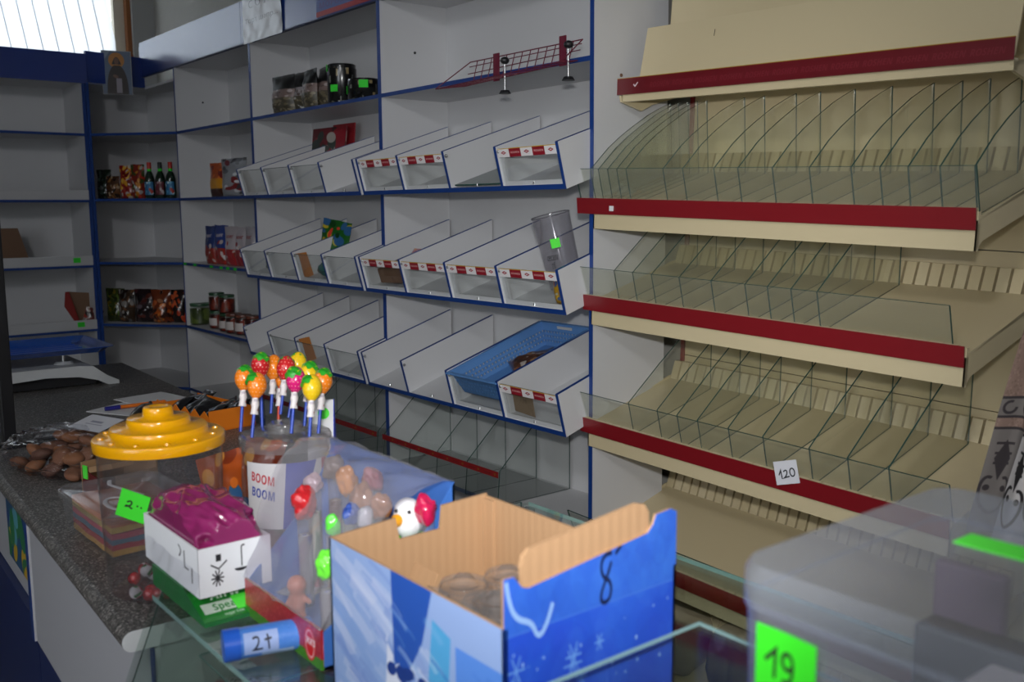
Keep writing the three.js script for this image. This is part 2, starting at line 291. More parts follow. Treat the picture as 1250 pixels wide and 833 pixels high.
const redStrip = std(0xffffff, 0.5, { map: canvasTex(1024, 32, (g, w, h) => { g.fillStyle = '#8a1a1e'; g.fillRect(0, 0, w, h); g.font = '15px sans-serif'; for (let i = 0; i < 8; i++) { g.fillStyle = '#4c0f14'; g.fillText('цукерки', 20 + i * 128, 22); g.fillStyle = '#8a5a1c'; g.beginPath(); g.arc(105 + i * 128, 16, 7, 0, 7); g.fill(); } }) });
glassBins('row of clear glass bins under the tray with the blue basket', -0.885, -0.315, 4, redStrip);
glassBins('row of clear glass bins beside the blue post, behind the folded leaflet', -1.78, -0.925, 6, redStrip);

// corner unit and the unit on the window wall
const P3 = [-2.57, 0], P4 = [-2.89, 0.27], CB = [-3.215, -0.10];
function rib(a, b, w, y0, y1) { const dx = b[0] - a[0], dz = b[1] - a[1], l = Math.hypot(dx, dz), n = [-dz / l * w, dx / l * w]; return prism([[a[0], a[1]], [b[0], b[1]], [b[0] + n[0], b[1] + n[1]], [a[0] + n[0], a[1] + n[1]]], 'y', y0, y1); }
{
  const u = thing('corner_shelving_unit', 'white five-sided corner shelving unit with blue edges and snack bags', 'shelving');
  const poly = [P3, P4, [-3.19, 0.27], CB, [-2.58, -0.235]];
  for (const y of [1.838, 1.557, 1.281, 1.007, 0.73]) { const s = part(u, 'shelf', prism(poly, 'y', y - 0.011, y), M.white); part(s, 'edge_band', rib(P4, P3, 0.0012, y - 0.011, y), M.blue, 'blue edge band'); }
  part(u, 'back_panel', rib([-2.58, -0.235], CB, 0.006, 0.06, 2.055), M.whiteDull);
  part(u, 'back_panel', rib(CB, [-3.19, 0.27], 0.006, 0.06, 2.055), M.whiteDull);
  part(u, 'top_board', prism([[-2.58, -0.02], [-2.99, -0.02], [-2.925, 0.262], [-3.19, 0.27], CB, [-2.58, -0.235]], 'y', 2.055, 2.066), M.whiteDull);
  part(u, 'plinth', prism(poly, 'y', 0, 0.06), M.navy);
  part(u, 'post', bx(P4[0] - 0.006, 0.06, P4[1] - 0.012, P4[0] + 0.012, 2.055, P4[1]), M.blue);
  const f = part(u, 'fascia', rib([-2.905, 0.262], [-2.975, 0.0], 0.012, 2.058, 2.19), M.fasciaBlue, 'glossy blue fascia');
  part(f, 'fascia_return', bx(-2.987, 2.06, -0.014, -2.969, 2.24, -0.001), M.fasciaBlue);
}
{
  const u = thing('window_shelving_unit', 'white shelving unit with blue edges and pale shelf lips below the window', 'shelving');
  const x0 = -3.19, x1 = P4[0], z0 = 0.271, z1 = 1.17;
  part(u, 'back_panel', bx(x0, 0.06, z0, x0 + 0.006, 2.055, z1), M.whiteDull);
  for (const [a, b] of [[z0, z0 + 0.014], [z1 - 0.014, z1]]) { const p = part(u, 'side_panel', bx(x0, 0.06, a, x1, 2.055, b), M.whiteDull); part(p, 'edge_band', bx(x1, 0.06, a, x1 + 0.001, 2.055, b), M.blue, 'blue edge band'); }
  const lip = std(rgb(0.5, 0.5, 0.51), 0.5);
  [1.838, 1.553, 1.268, 0.985, 0.73].forEach((y, i) => {
    const s = part(u, 'shelf', bx(x0, y - 0.011, z0 + 0.014, x1, y, z1 - 0.014), M.whiteDull);
    part(s, 'edge_band', bx(x1, y - 0.011, z0 + 0.012, x1 + 0.0015, y, z1 - 0.012), M.blue, 'blue edge band');
    if (i > 0 && i < 4) { part(s, 'shelf_lip', bx(x1 - 0.001, y, z0 + 0.012, x1 + 0.004, y + 0.042, z1), lip, 'pale upright lip'); if (i > 1) part(s, 'price_tag', bx(x1 + 0.004, y + 0.012, 0.335, x1 + 0.005, y + 0.034, 0.365), M.greenTag, 'small green price tag'); }
  });
  part(u, 'top_board', bx(x0, 2.055, z0, x1, 2.066, z1), M.whiteDull);
  part(u, 'fascia', bx(x1 - 0.004, 2.05, 0.262, x1 + 0.01, 2.175, z1), M.fasciaBlue, 'glossy blue fascia');
  part(u, 'plinth', bx(x0, 0, z0, x1 - 0.02, 0.06, z1), M.navy);
}

// ------------------------------------------------------------------ cream metal rack, leaning a little: its own frame turns about z
const TILT = -0.03;
function rackThing(name, label, category, lx, ly, lz) {
  const o = new THREE.Group(); o.name = numbered(name); o.userData = { label, category }; scene.add(o);
  const c = Math.cos(TILT), s = Math.sin(TILT), x = lx, y = ly - 1.5;
  o.position.set(c * x - s * y, s * x + c * y + 1.5, lz); o.rotation.z = TILT; return o;
}
const shift = (g, x, y, z) => { g.translate(-x, -y, -z); return g; };
const RX0 = 0.022, RX1 = 0.892;
{
  const b = [0.03, 0.1, -0.3], o = rackThing('display_rack', 'cream metal back wall and uprights of the leaning display rack', 'rack', ...b);
  for (const [y0, y1] of [[0.1, 0.72], [0.722, 1.14], [1.142, 1.44], [1.442, 1.80]]) part(o, 'back_panel', shift(bx(0.045, y0, -0.300, 0.90, y1, -0.292), ...b), M.cream);
  part(o, 'upright', shift(bx(0.036, 0.1, -0.305, 0.046, 1.80, -0.286), ...b), M.red, 'dark red upright');
  part(o, 'upright', shift(bx(0.90, 0.1, -0.305, 0.925, 1.80, -0.28), ...b), M.cream);
}
const slatMat = [M.cream, M.cream.clone(), M.cream.clone()]; slatMat[1].color = rgb(0.57, 0.48, 0.295); slatMat[2].color = rgb(0.62, 0.53, 0.34);
function rackShelf(label, yF, o = {}) {
  const zF = o.zF ?? 0, zB = -0.262, slope = 0.315, yB = yF + (zF - zB) * slope - 0.02, base = [RX0, yF - 0.06, zB];
  const s = rackThing('rack_shelf', label, 'rack shelf', ...base), S = (g) => shift(g, ...base);
  const yf = yF - 0.012;  // the surface a little under the strip's top edge
  part(s, 'deck', S(prism([[zF, yf], [zB, yB], [zB, yB - 0.006], [zF, yf - 0.006]], 'x', RX0, RX1)), M.cream);
  part(s, 'front_lip', S(bx(RX0, yF - 0.068, zF, RX1, yF - 0.028, zF + 0.008)), M.cream);
  part(s, 'front_channel', S(merge([...Array.from({ length: o.holes === false ? 1 : 34 }, (_, i) => o.holes === false ? bx(RX0 - 0.03, yF - 0.004, zF + 0.006, RX1, yF, zF + 0.016) : bx(i ? RX0 + 0.0085 + (i - 1) * 0.0258 : RX0 - 0.03, yF - 0.004, zF + 0.006, Math.min(RX1, RX0 + 0.005 + i * 0.0258), yF, zF + 0.016)), bx(RX0, yF - 0.03, zF, RX1, yF - 0.004, zF + 0.008)])), M.cream);
  for (const [x0, x1] of [[RX0, RX0 + 0.003], [RX1 - 0.003, RX1]]) part(s, 'side_bracket', S(prism([[zF + 0.008, yF - 0.02], [zF + 0.008, yF - 0.068], [zF - 0.012, yF - 0.052], [-0.292, yB - 0.032], [-0.292, yB + 0.008], [zB, yB + 0.006]], 'x', x0, x1)), M.cream);
  const strip = part(s, 'price_strip', S(prism([[zF + 0.014, yF - 0.035], [zF + 0.018, yF], [zF + 0.0205, yF], [zF + 0.0165, yF - 0.035]], 'x', o.stripX ?? RX0 - 0.018, RX1 + 0.001)), M.red, 'dark red price strip');
  if (o.strip) o.strip(strip, S);
  // upright slats along the rear edge, dark slots between them
  if (o.slats !== false) {
    const n = 33, pitch = 0.0258, h = 0.043;
    for (let i = 0; i < n; i++) { const a = RX0 + 0.006 + i * pitch; part(s, 'slat', S(prism([[zB, yB], [zB - 0.014, yB + h], [zB - 0.028, yB + h], [zB - 0.028, yB - 0.006], [zB, yB - 0.006]], 'x', a, a + 0.0205)), slatMat[(i * 7 + Math.round(yF * 50)) % 3]); }
  }
  if (o.glass) { const fg = part(s, 'front_glass', S(prism([[zF + 0.008, yF - 0.006], [zF + 0.030, yF + o.glass], [zF + 0.027, yF + o.glass], [zF + 0.005, yF - 0.006]], 'x', RX0 - 0.042, o.glassX ?? RX1)), M.glassFront); const gz = zF + 0.030, gy = yF + o.glass, gx = o.glassX ?? RX1; part(fg, 'glass_rim', S(merge([prism([[gz, gy], [gz - 0.003, gy], [gz - 0.003, gy + 0.001], [gz, gy + 0.001]], 'x', RX0 - 0.042, gx), prism([[zF + 0.008, yF - 0.006], [gz, gy], [gz - 0.003, gy], [zF + 0.005, yF - 0.006]], 'x', gx, gx + 0.001), prism([[zF + 0.008, yF - 0.006], [gz, gy], [gz - 0.003, gy], [zF + 0.005, yF - 0.006]], 'x', RX0 - 0.043, RX0 - 0.042)])), M.glassEdge); }
  for (const x of o.dividers ?? []) {
    const surf = (z) => yf + (zF - z) * (yB - yf) / (zF - zB) + 0.001;
    const prof = o.arc ? [[zF + 0.004, yF - 0.010], [zF + 0.0245, yF + 0.063], [-0.029, yF + 0.112], [-0.065, yF + 0.138], [-0.102, yF + 0.161], [-0.153, yF + 0.190], [-0.19, yF + 0.207], [-0.228, yF + 0.222], [-0.243, surf(-0.243)], [zF - 0.01, surf(zF - 0.01)]]
      : [[zF + 0.004, yF - 0.010], [zF + 0.0245, yF + 0.062], [-0.071, yF + 0.140], [-0.16, yF + 0.208], [-0.245, yF + 0.222], [-0.25, surf(-0.25)], [zF - 0.01, surf(zF - 0.01)]];
    part(s, 'divider', S(prism(prof, 'x', x - 0.0015, x + 0.0015)), [M.glassRack, M.glassEdge]);
  }
  return s;
}

rackShelf('cream rack shelf crowded with curved glass dividers', 1.524, { stripX: -0.022, arc: true, glass: 0.064, holes: false, dividers: [0.022, 0.047, 0.076, 0.104, 0.132, 0.238, 0.291, 0.371, 0.429, 0.508, 0.587, 0.67, 0.724, 0.774, 0.828, 0.884].map((x) => x + 0.004),
  strip: (st, S) => part(st, 'sticker', S(bx(0.085, 1.497, 0.0195, 0.097, 1.508, 0.0212)), M.paper, 'scrap of white sticker') });
rackShelf('cream rack shelf with its dividers pushed to one end and open slats', 1.306, { glass: 0.063, glassX: 0.868, dividers: [0.109, 0.165, 0.22, 0.297, 0.38, 0.463, 0.515, 0.567, 0.622] });
const shelf120 = rackShelf('cream rack shelf with evenly spread dividers and the 120 price note', 1.020, { glass: 0.06, dividers: [0.165, 0.25, 0.306, 0.361, 0.44, 0.523, 0.626, 0.705, 0.784] });
rackShelf('bare cream rack shelf under the one with the 120 note', 0.742, { glass: 0.045 });
rackShelf('low cream rack shelf near the floor with dark bags', 0.40, { glass: 0, holes: false });
void shelf120;
// top shelf: strip, tipped board and loose panel
{
  const base = [RX0, 1.73, -0.29], s = rackThing('rack_shelf', 'narrow top shelf of the cream rack with a red lettered strip', 'rack shelf', ...base), S = (g) => shift(g, ...base);
  part(s, 'deck', S(prism([[-0.072, 1.752], [-0.29, 1.80], [-0.29, 1.794], [-0.072, 1.744]], 'x', RX0, RX1)), M.cream);
  part(s, 'front_lip', S(bx(RX0 + 0.01, 1.738, -0.078, RX1, 1.757, -0.064)), M.cream);
  const tex = canvasTex(2048, 80, (g, w, h) => { g.fillStyle = '#66101a'; g.fillRect(0, 0, w, h); g.fillStyle = '#78222c'; g.font = 'italic bold 34px sans-serif'; for (let i = 0; i < 12; i++) g.fillText('ROSHEN', 230 + i * 150, 56 ); g.strokeStyle = '#d8c8cc'; g.lineWidth = 7; g.beginPath(); g.moveTo(118, 34); g.lineTo(130, 44); g.lineTo(150, 26); g.stroke(); g.fillStyle = '#a08020'; g.fillRect(0, 0, w, 3); });
  const st = new THREE.BoxGeometry(RX1 - RX0 + 0.004, 0.036, 0.002); st.translate((RX0 + RX1) / 2, 1.771, -0.058);
  part(s, 'price_strip', S(st), phy(0xffffff, 0.4, { map: tex, clearcoat: 0.4, clearcoatRoughness: 0.3 }), 'red strip with faint repeated lettering');
  for (const [x0, x1] of [[RX0, RX0 + 0.006], [RX1 - 0.006, RX1]]) part(s, 'side_bracket', S(prism([[-0.062, 1.752], [-0.066, 1.738], [-0.13, 1.722], [-0.165, 1.738], [-0.29, 1.77], [-0.29, 1.81], [-0.15, 1.762]], 'x', x0, x1)), M.cream);
}
{
  const b = [0.03, 1.765, -0.115], o = rackThing('tipped_board', 'glossy cream board standing tipped on the top rack shelf', 'board', ...b);
  part(o, 'board', shift(prism([[-0.106, 1.767], [-0.133, 1.905], [-0.137, 1.905], [-0.110, 1.767]], 'x', 0.036, 0.872), ...b), M.cream);
  part(o, 'scratch', shift(prism([[-0.1245, 1.866], [-0.1272, 1.880], [-0.1275, 1.880], [-0.1248, 1.866]], 'x', 0.235, 0.2365), ...b), M.black, 'thin dark scratch');
}
{
  const b = [0.03, 1.78, -0.2], o = rackThing('leaning_board', 'tall cream board leaning behind the tipped one on top of the rack', 'board', ...b);
  part(o, 'panel', shift(prism([[-0.195, 1.777], [-0.218, 2.18], [-0.224, 2.18], [-0.201, 1.777]], 'x', 0.04, 0.88), ...b), M.cream);
}
// ------------------------------------------------------------------ goods on the shelves
const rectZ = (x0, y0, x1, y1, Z) => { const a = on(x0, y1, { Z }), b = on(x1, y1, { Z }), c = on((x0 + x1) / 2, y0, { Z }); return { x: (a.x + b.x) / 2, y: (a.y + b.y) / 2, z: Z, w: b.x - a.x, h: c.y - (a.y + b.y) / 2 }; };
function onPlan(px, py, A, B) { const d = dir(px, py), n = [B[1] - A[1], A[0] - B[0]], t = ((A[0] - CAM.x) * n[0] + (A[1] - CAM.z) * n[1]) / (d.x * n[0] + d.z * n[1]); return CAM.clone().addScaledVector(d, t); }
// soft pouch, standing on y = 0, facing +z; crimped at the top
function pouchGeo(w, h, d, seed, crimp = 0.06) {
  const nu = 14, nv = 16, pos = [], uv = [], idx = [], r = seed * 7.31;
  for (const side of [1, -1]) for (let j = 0; j <= nv; j++) for (let i = 0; i <= nu; i++) {
    const u = i / nu, v = j / nv, e = 1 - Math.pow(Math.abs(2 * u - 1), 3.2), q = v > 1 - crimp ? 0.03 : Math.min(1, Math.pow((1 - crimp - v) * 2.2, 0.6)) * Math.min(1, 0.45 + v * 3);
    const wr = 0.22 * noise.noise(u * 4 + r, v * 5, side * 3 + r) + 0.10 * noise.noise(u * 11, v * 13 + r, side * 5);
    pos.push((u - 0.5) * w * (1 - 0.05 * q) + 0.01 * w * noise.noise(v * 6, r, side), v * h * (1 + 0.015 * noise.noise(u * 5, r, 2)), side * d / 2 * Math.max(0.02, e * q * (0.9 + wr)));
    uv.push(side > 0 ? u : 1 - u, v);
  }
  const n1 = (nu + 1) * (nv + 1);
  for (let s = 0; s < 2; s++) for (let j = 0; j < nv; j++) for (let i = 0; i < nu; i++) { const a = s * n1 + j * (nu + 1) + i, b = a + 1, c = a + nu + 1, e = c + 1; s ? idx.push(a, c, b, b, c, e) : idx.push(a, b, c, b, e, c); }
  for (let j = 0; j < nv; j++) for (const i of [0, nu]) { const a = j * (nu + 1) + i, c = a + nu + 1, A = a + n1, C = c + n1; i ? idx.push(a, A, c, A, C, c) : idx.push(a, c, A, A, c, C); }
  for (let i = 0; i < nu; i++) { const a = i, b = i + 1; idx.push(a, n1 + a, b, b, n1 + a, n1 + b); const t = nv * (nu + 1) + i; idx.push(t, t + 1, n1 + t, t + 1, n1 + t + 1, n1 + t); }
  const g = new THREE.BufferGeometry(); g.setAttribute('position', new THREE.Float32BufferAttribute(pos, 3)); g.setAttribute('uv', new THREE.Float32BufferAttribute(uv, 2)); g.setIndex(idx); g.computeVertexNormals(); return g;
}
// print of a pack: rows of [from v, to v, colour], blobs of colour, lines of writing
function print(w, h, base, o = {}) {
  return canvasTex(w, h, (g) => {
    g.fillStyle = base; g.fillRect(0, 0, w, h); const r = rng(o.seed ?? 1);
    for (const [a, b, c] of o.rows ?? []) { g.fillStyle = c; g.fillRect(0, (1 - b) * h, w, (b - a) * h); }
    for (const [n, cols, s, a, b] of o.blobs ?? []) for (let i = 0; i < n; i++) { g.fillStyle = cols[Math.floor(r() * cols.length)]; g.beginPath(); g.ellipse(r() * w, (1 - (a + (b - a) * r())) * h, w * s * (0.4 + r()), w * s * (0.4 + r()), r() * 3, 0, 7); g.fill(); }
    for (const [x, y, ww, hh, c] of o.boxes ?? []) { g.fillStyle = c; g.fillRect(x * w, y * h, ww * w, hh * h); }
    for (const [t, x, y, s, c, st] of o.text ?? []) { g.fillStyle = c; g.font = (st ?? 'bold ') + Math.round(s * h) + 'px sans-serif'; g.textAlign = 'center'; g.fillText(t, x * w, y * h); }
  });
}
const shiny = (map, rough = 0.28) => phy(0xffffff, rough, { map, clearcoat: 0.5, clearcoatRoughness: 0.2 });
function pouch(name, label, cat, geo, mat, [x, y, z], turn = 0, lean = 0, group) { const m = single(name, geo, mat, label, cat, group); m.position.set(x, y, z); m.rotation.set(lean, turn, 0, 'YXZ'); return m; }

// black-topped pouches and tins on the upper shelf
{
  const px = [[336, 86, 359, 133], [357, 79, 377, 128], [371, 77, 390, 125.5], [387, 72, 409, 123]];
  const what = ['with a plain black top and a pink label, first of the row', 'with crinkled silver front, second of the row of four', 'with tan contents, between two shinier pouches', 'with a tall black top, next to the tall dark tin'];
  px.forEach((q, i) => {
    const R = rectZ(...q, -0.035 - (i % 2) * 0.03);
    const tex = print(96, 160, '#55504a', { seed: 20 + i, rows: [[0.62, 1, '#0d0d0f'], [0.40, 0.62, i === 1 ? '#8c8688' : '#77645f'], [0, 0.4, '#4b4537']], blobs: [[40, ['#6b624c', '#8d8570', '#3d382c', i === 1 ? '#b9bab8' : '#7a705a'], 0.06, 0.02, 0.38], [14, ['#a89c9a', '#5a4a46'], 0.06, 0.42, 0.6]], text: [['ЧАЙ', 0.5, 0.49, 0.07, '#3a2020']] });
    pouch('stand_up_pouch', 'stand-up pouch ' + what[i], 'pouch', pouchGeo(R.w * 0.98, R.h, 0.06, i + 1), std(0xffffff, 0.42, { map: tex }), [R.x, ROW.S1, R.z], 0.1 - 0.1 * i, 0, 'black-topped pouches');
  });
  const tin = (label, q, z, dot) => {
    const R = rectZ(...q, z), r = R.w / 2 * 0.86, o = thing('tin', label, 'tin', [R.x, ROW.S1, z]);
    const tex = canvasTex(256, 128, (g, w, h) => { g.fillStyle = '#0e0e10'; g.fillRect(0, 0, w, h); for (let i = 0; i < 60; i++) { g.fillStyle = ['#3a3c3a', '#6c6f6a', '#1c1f1d', '#8a7a58'][i % 4]; g.fillRect((i * 53) % w, 30 + (i * 29) % 80, 3 + i % 6, 6 + i % 14); } g.fillStyle = '#b8b8b0'; g.font = 'bold 24px serif'; g.fillText('NERO', 30, 112); g.fillText('NERO', 158, 112); });
    part(o, 'body', lathe([[0, 0], [r, 0], [r, R.h * 0.88], [r * 0.93, R.h * 0.9], [0, R.h * 0.9]], 28), phy(0xffffff, 0.25, { map: tex, clearcoat: 0.6, clearcoatRoughness: 0.15 }));
    part(o, 'lid', lathe([[r * 0.95, R.h * 0.86], [r * 0.97, R.h * 0.98], [r * 0.9, R.h], [0, R.h]], 28), M.blackGloss);
    for (const [a, y] of dot) { const g = new THREE.BoxGeometry(r * 0.55, r * 0.45, 0.001); g.translate(0, y * R.h, r + 0.0008); g.rotateY(a); part(o, 'price_sticker', g, M.greenTag, 'small green sticker'); }
  };
  tin('tall dark tin with green stickers beside the pouches', [408, 72, 428.5, 119], -0.03, [[0.5, 0.35], [-0.4, 0.9]]);
  tin('short dark tin with green stickers against the blue post', [433, 90, 457, 115], -0.04, [[-0.6, 0.45], [1.0, 0.7]]);
  // two booklets standing in the bins below
  const y = (z) => ROW.r1 + floorAt(z) + 0.003;
  const t1 = print(128, 128, '#6d1620', { seed: 4, blobs: [[50, ['#8b1a24', '#3a1a1a', '#a9a29a', '#571016', '#2f3a33'], 0.10, 0.3, 1]], boxes: [[0.72, 0, 0.28, 1, '#8c1522']] });
  const a = rectZ(382, 148, 416, 200, -0.14), b = rectZ(413, 150, 429, 200, -0.18);
  pouch('booklet', 'red booklet with a dark crowded cover standing in the bins', 'booklet', (() => { const g = new THREE.BoxGeometry(a.w, 0.165, 0.006); g.translate(0, 0.0825, 0); return g; })(), shiny(t1, 0.4), [a.x, y(-0.14), -0.14], 0.1, -0.12);
  pouch('booklet', 'plain red booklet behind the one with the dark cover', 'booklet', (() => { const g = new THREE.BoxGeometry(b.w * 1.5, 0.165, 0.006); g.translate(0, 0.0825, 0); return g; })(), std(rgb(0.28, 0.012, 0.018), 0.4), [b.x - 0.02, y(-0.175), -0.178], 0.05, -0.10);
}
// narrow unit: packs, jars, price tags
{
  const mk = (label, q, y, z, tex, d, seed, g) => { const R = rectZ(...q, z); pouch('snack_pack', label, 'snack pack', pouchGeo(R.w, R.h, d, seed), shiny(tex), [R.x, y, z], 0.1, 0, g); };
  mk('orange and red snack pack at the end of its shelf', [260, 195, 278, 237], 1.557, -0.06, print(64, 128, '#b3501c', { rows: [[0, 0.25, '#3b1d14'], [0.25, 0.55, '#c98a1e']], blobs: [[10, ['#d8702a', '#7a1f14'], 0.12, 0.5, 1]] }), 0.05, 11);
  mk('crinkled silver foil pack beside the orange snack pack', [275, 192, 300, 239], 1.557, -0.05, print(64, 128, '#8f9296', { blobs: [[26, ['#c9ccd0', '#5c5f63', '#7a1f20', '#3c3c40'], 0.13, 0, 1]] }), 0.06, 12);
  const cols = [['#26386e', '#8e2a20'], ['#243c84', '#a3281f'], ['#a9a0a4', '#9a2428'], ['#aaa3a8', '#96222a'], ['#9a959a', '#7a2226']];
  const nm = ['blue and red cereal pack, outermost on the shelf with green tags', 'blue and red cereal pack next to the white ones', 'white and red cereal pack with a round emblem, beside the blue packs', 'white and red cereal pack between two white ones', 'white cereal pack touching the blue post'];
  [[254, 274, 264, 320], [265.5, 273, 279, 321], [278, 275, 291, 323], [290, 277, 304, 325], [303, 276, 313, 326]].forEach((q, i) => mk(nm[i], q, 1.281, -0.05 - 0.01 * (i % 2), print(64, 128, cols[i][0], { seed: i, rows: [[0, 0.42, cols[i][1]]], blobs: [[14, ['#7b3a28', '#b8a8a0', '#d0c8c8', cols[i][1]], 0.10, 0.05, 0.6]], text: [['МИГ', 0.5, 0.3, 0.12, i < 2 ? '#d8c8c0' : '#8a2226']] }), 0.04, 30 + i, 'cereal packs'));
  for (const px of [226, 238, 258, 270, 278, 287]) { const p = on(px, 322 + (px - 226) * 0.11, { Z: 0.002 }); single('price_tag', bx(p.x - 0.016, 1.2705, 0.001, p.x + 0.012, 1.2805, 0.0022), M.greenTag, 'small green price tag on the blue shelf edge under the cereal packs', 'price tag', 'green tags on the shelf edge'); }
  const glassJar = phy(rgb(0.85, 0.88, 0.84), 0.08, { transmission: 1, thickness: 0 });
  const jar = (label, cx, y, z, r, h, fill, lid, mark, group) => {
    const o = thing('jar', label, 'jar', [cx, y, z], 0, group);
    part(o, 'glass', lathe([[0, 0], [r * 0.9, 0], [r, h * 0.08], [r, h * 0.78], [r * 0.86, h * 0.86], [r * 0.86, h * 0.9]], 24), glassJar);
    part(o, 'contents', lathe([[0, 0.003], [r * 0.86, 0.003], [r * 0.94, h * 0.09], [r * 0.94, h * 0.75], [0, h * 0.76]], 24), fill);
    part(o, 'lid', lathe([[r * 0.92, h * 0.86], [r * 0.95, h * 0.98], [r * 0.88, h], [0, h]], 24), lid);
    if (mark) part(o, 'paper_label', (() => { const g = new THREE.CylinderGeometry(r * 1.012, r * 1.012, h * 0.4, 20, 1, true, -1.1, 2.2); g.translate(0, h * 0.4, 0); return g; })(), mark);
  };
  const chunk = (a, b, c, s) => std(0xffffff, 0.4, { map: print(64, 64, a, { seed: s, blobs: [[40, [a, b, c], 0.12, 0, 1]] }) });
  const gfill = chunk('#3c4a1e', '#66752e', '#2a3014', 1), rfill = chunk('#5c1410', '#8a2a16', '#3a0d0a', 2), lidG = std(rgb(0.02, 0.07, 0.03), 0.35), lidR = std(rgb(0.12, 0.035, 0.02), 0.35), lab = std(rgb(0.55, 0.5, 0.48), 0.6);
  const place = (q, z) => rectZ(...q, z);
  let R = place([238.5, 371, 252, 397], -0.06); jar('jar of green pickles with a dark lid standing alone', R.x, 1.007, -0.06, R.w * 0.36, R.h, gfill, lidG);
  R = place([257, 365, 270, 404], -0.05); const r2 = 0.034, hh = 0.076;
  jar('lower jar of the stack with a green lid', R.x, 1.007, -0.06, r2, hh, rfill, lidG, lab, 'stacked red jars'); jar('upper jar of the stack, red contents, green lid', R.x, 1.007 + hh, -0.06, r2, hh, rfill, lidG, null, 'stacked red jars');
  const x2 = place([269, 365, 282, 404], -0.05).x + 0.025;
  jar('lower jar of the second stack with a green lid', x2, 1.007, -0.05, r2, hh, rfill, lidG, lab, 'stacked red jars'); jar('upper jar of the second stack, red contents, green lid', x2, 1.007 + hh, -0.05, r2, hh, rfill, lidG, null, 'stacked red jars');
  [0, 1, 2].forEach((i) => jar('squat red jar with a brown lid and a white label', x2 + 0.077 + i * 0.072, 1.007, -0.045 - 0.01 * i, r2, 0.082, rfill, lidR, lab, 'squat red jars'));
}
// corner unit: bags, bottles
{
  const A = [-2.93, 0.19], B = [-2.62, -0.06];
  const bag = (label, q, y, tex, d, seed, group) => { const a = onPlan(q[0], q[3], A, B), b = onPlan(q[2], q[3], A, B), c = onPlan((q[0] + q[2]) / 2, q[1], A, B); const w = a.distanceTo(b), h = c.y - (a.y + b.y) / 2; pouch('snack_bag', label, 'snack bag', pouchGeo(w * 1.04, h, d, seed), shiny(tex, 0.22), [(a.x + b.x) / 2, y, (a.z + b.z) / 2 - 0.015 * (seed % 2)], 0.68, 0, group); };
  const T2 = (base, cols, s, ex = {}) => print(64, 96, base, { seed: s, blobs: [[34, cols, 0.12, 0, 1]], ...ex });
  bag('dark green snack bag against the blue post', [116, 206, 133, 242], 1.557, T2('#0f1a12', ['#1d2a1e', '#3c4a44', '#0a100c'], 1), 0.06, 41);
  bag('small bag of brown rings between the green and the red bags', [131, 214, 147, 242], 1.557, T2('#4a2e1c', ['#6b4426', '#8a6038', '#2c1a10', '#b39c80'], 2), 0.06, 42);
  bag('red and yellow snack bag in the middle of the bottle shelf', [144, 201, 165, 242], 1.557, T2('#8a2018', ['#c98a1e', '#b8b0a8', '#6a120e', '#e0b040'], 3), 0.07, 43);
  bag('red snack bag with yellow spots touching the bottles', [162, 200, 178, 242], 1.557, T2('#7a2418', ['#b03020', '#c07a20', '#404a20', '#a8a098'], 4), 0.06, 44);
  const bot = (label, x0, x1, cap, mark) => {
    const a = onPlan(x0, 241, A, B), b = onPlan(x1, 241, A, B), r = a.distanceTo(b) / 2 * 0.92, h = 0.158, o = thing('bottle', label, 'bottle', [(a.x + b.x) / 2, 1.557, (a.z + b.z) / 2], 0.68, 'small bottles');
    part(o, 'glass', lathe([[0, 0], [r, 0], [r, h * 0.52], [r * 0.75, h * 0.66], [r * 0.38, h * 0.76], [r * 0.36, h * 0.88], [0, h * 0.88]], 20), phy(rgb(0.006, 0.02, 0.01), 0.08, { clearcoat: 1, clearcoatRoughness: 0.04 }));
    part(o, 'cap', lathe([[r * 0.44, h * 0.82], [r * 0.44, h], [0, h]], 16), cap);
    part(o, 'collar', lathe([[r * 0.41, h * 0.70], [r * 0.41, h * 0.8], [r * 0.39, h * 0.82]], 16), M.greenTag);
    const g = new THREE.CylinderGeometry(r * 1.015, r * 1.015, h * 0.36, 20, 1, true, -1.2, 2.4); g.translate(0, h * 0.28, 0); part(o, 'paper_label', g, mark);
  };
  const lb = std(0xffffff, 0.5, { map: print(64, 64, '#2a6a96', { blobs: [[12, ['#58a0c0', '#b03020', '#c8d8e0'], 0.12, 0, 1]] }) }), lr = std(0xffffff, 0.5, { map: print(64, 64, '#5a1a24', { blobs: [[12, ['#8a5a60', '#a8a0a0'], 0.1, 0, 1]] }) });
  const capR = std(rgb(0.45, 0.03, 0.02), 0.35);
  bot('small dark bottle with a red cap and blue label beside the snack bags', 178, 190, capR, lb); bot('small dark bottle with a black cap and dark red label', 191, 203, M.black, lr); bot('small dark bottle with a red cap nearest the blue post', 203.5, 215.5, capR, lb);
  bag('green printed bag at the end of the lower bag shelf', [128, 356, 150, 396], 1.007, T2('#39441a', ['#55682a', '#28300f', '#6a5a1c'], 5), 0.06, 45);
  bag('clear bag of brown rings beside the green printed bag', [147, 357, 166, 396], 1.007, T2('#3a2a1e', ['#6a4426', '#8a8680', '#201510', '#5c5c5c'], 6), 0.07, 46);
  bag('clear bag of dark dried fruit in the middle of the lower shelf', [163, 356, 190, 396], 1.007, T2('#24161a', ['#44282a', '#6a6068', '#140c0e', '#502018'], 7), 0.08, 47);
  bag('orange-topped bag of dried fruit', [187, 356, 210, 396], 1.007, T2('#6a2c12', ['#b4521c', '#d0762a', '#3a1a10', '#96603a'], 8), 0.07, 48);
  bag('black bag with an orange front against the post', [206, 357, 226, 397], 1.007, T2('#1a1210', ['#b03a1a', '#c2552c', '#2a1a16'], 9), 0.06, 49);
}
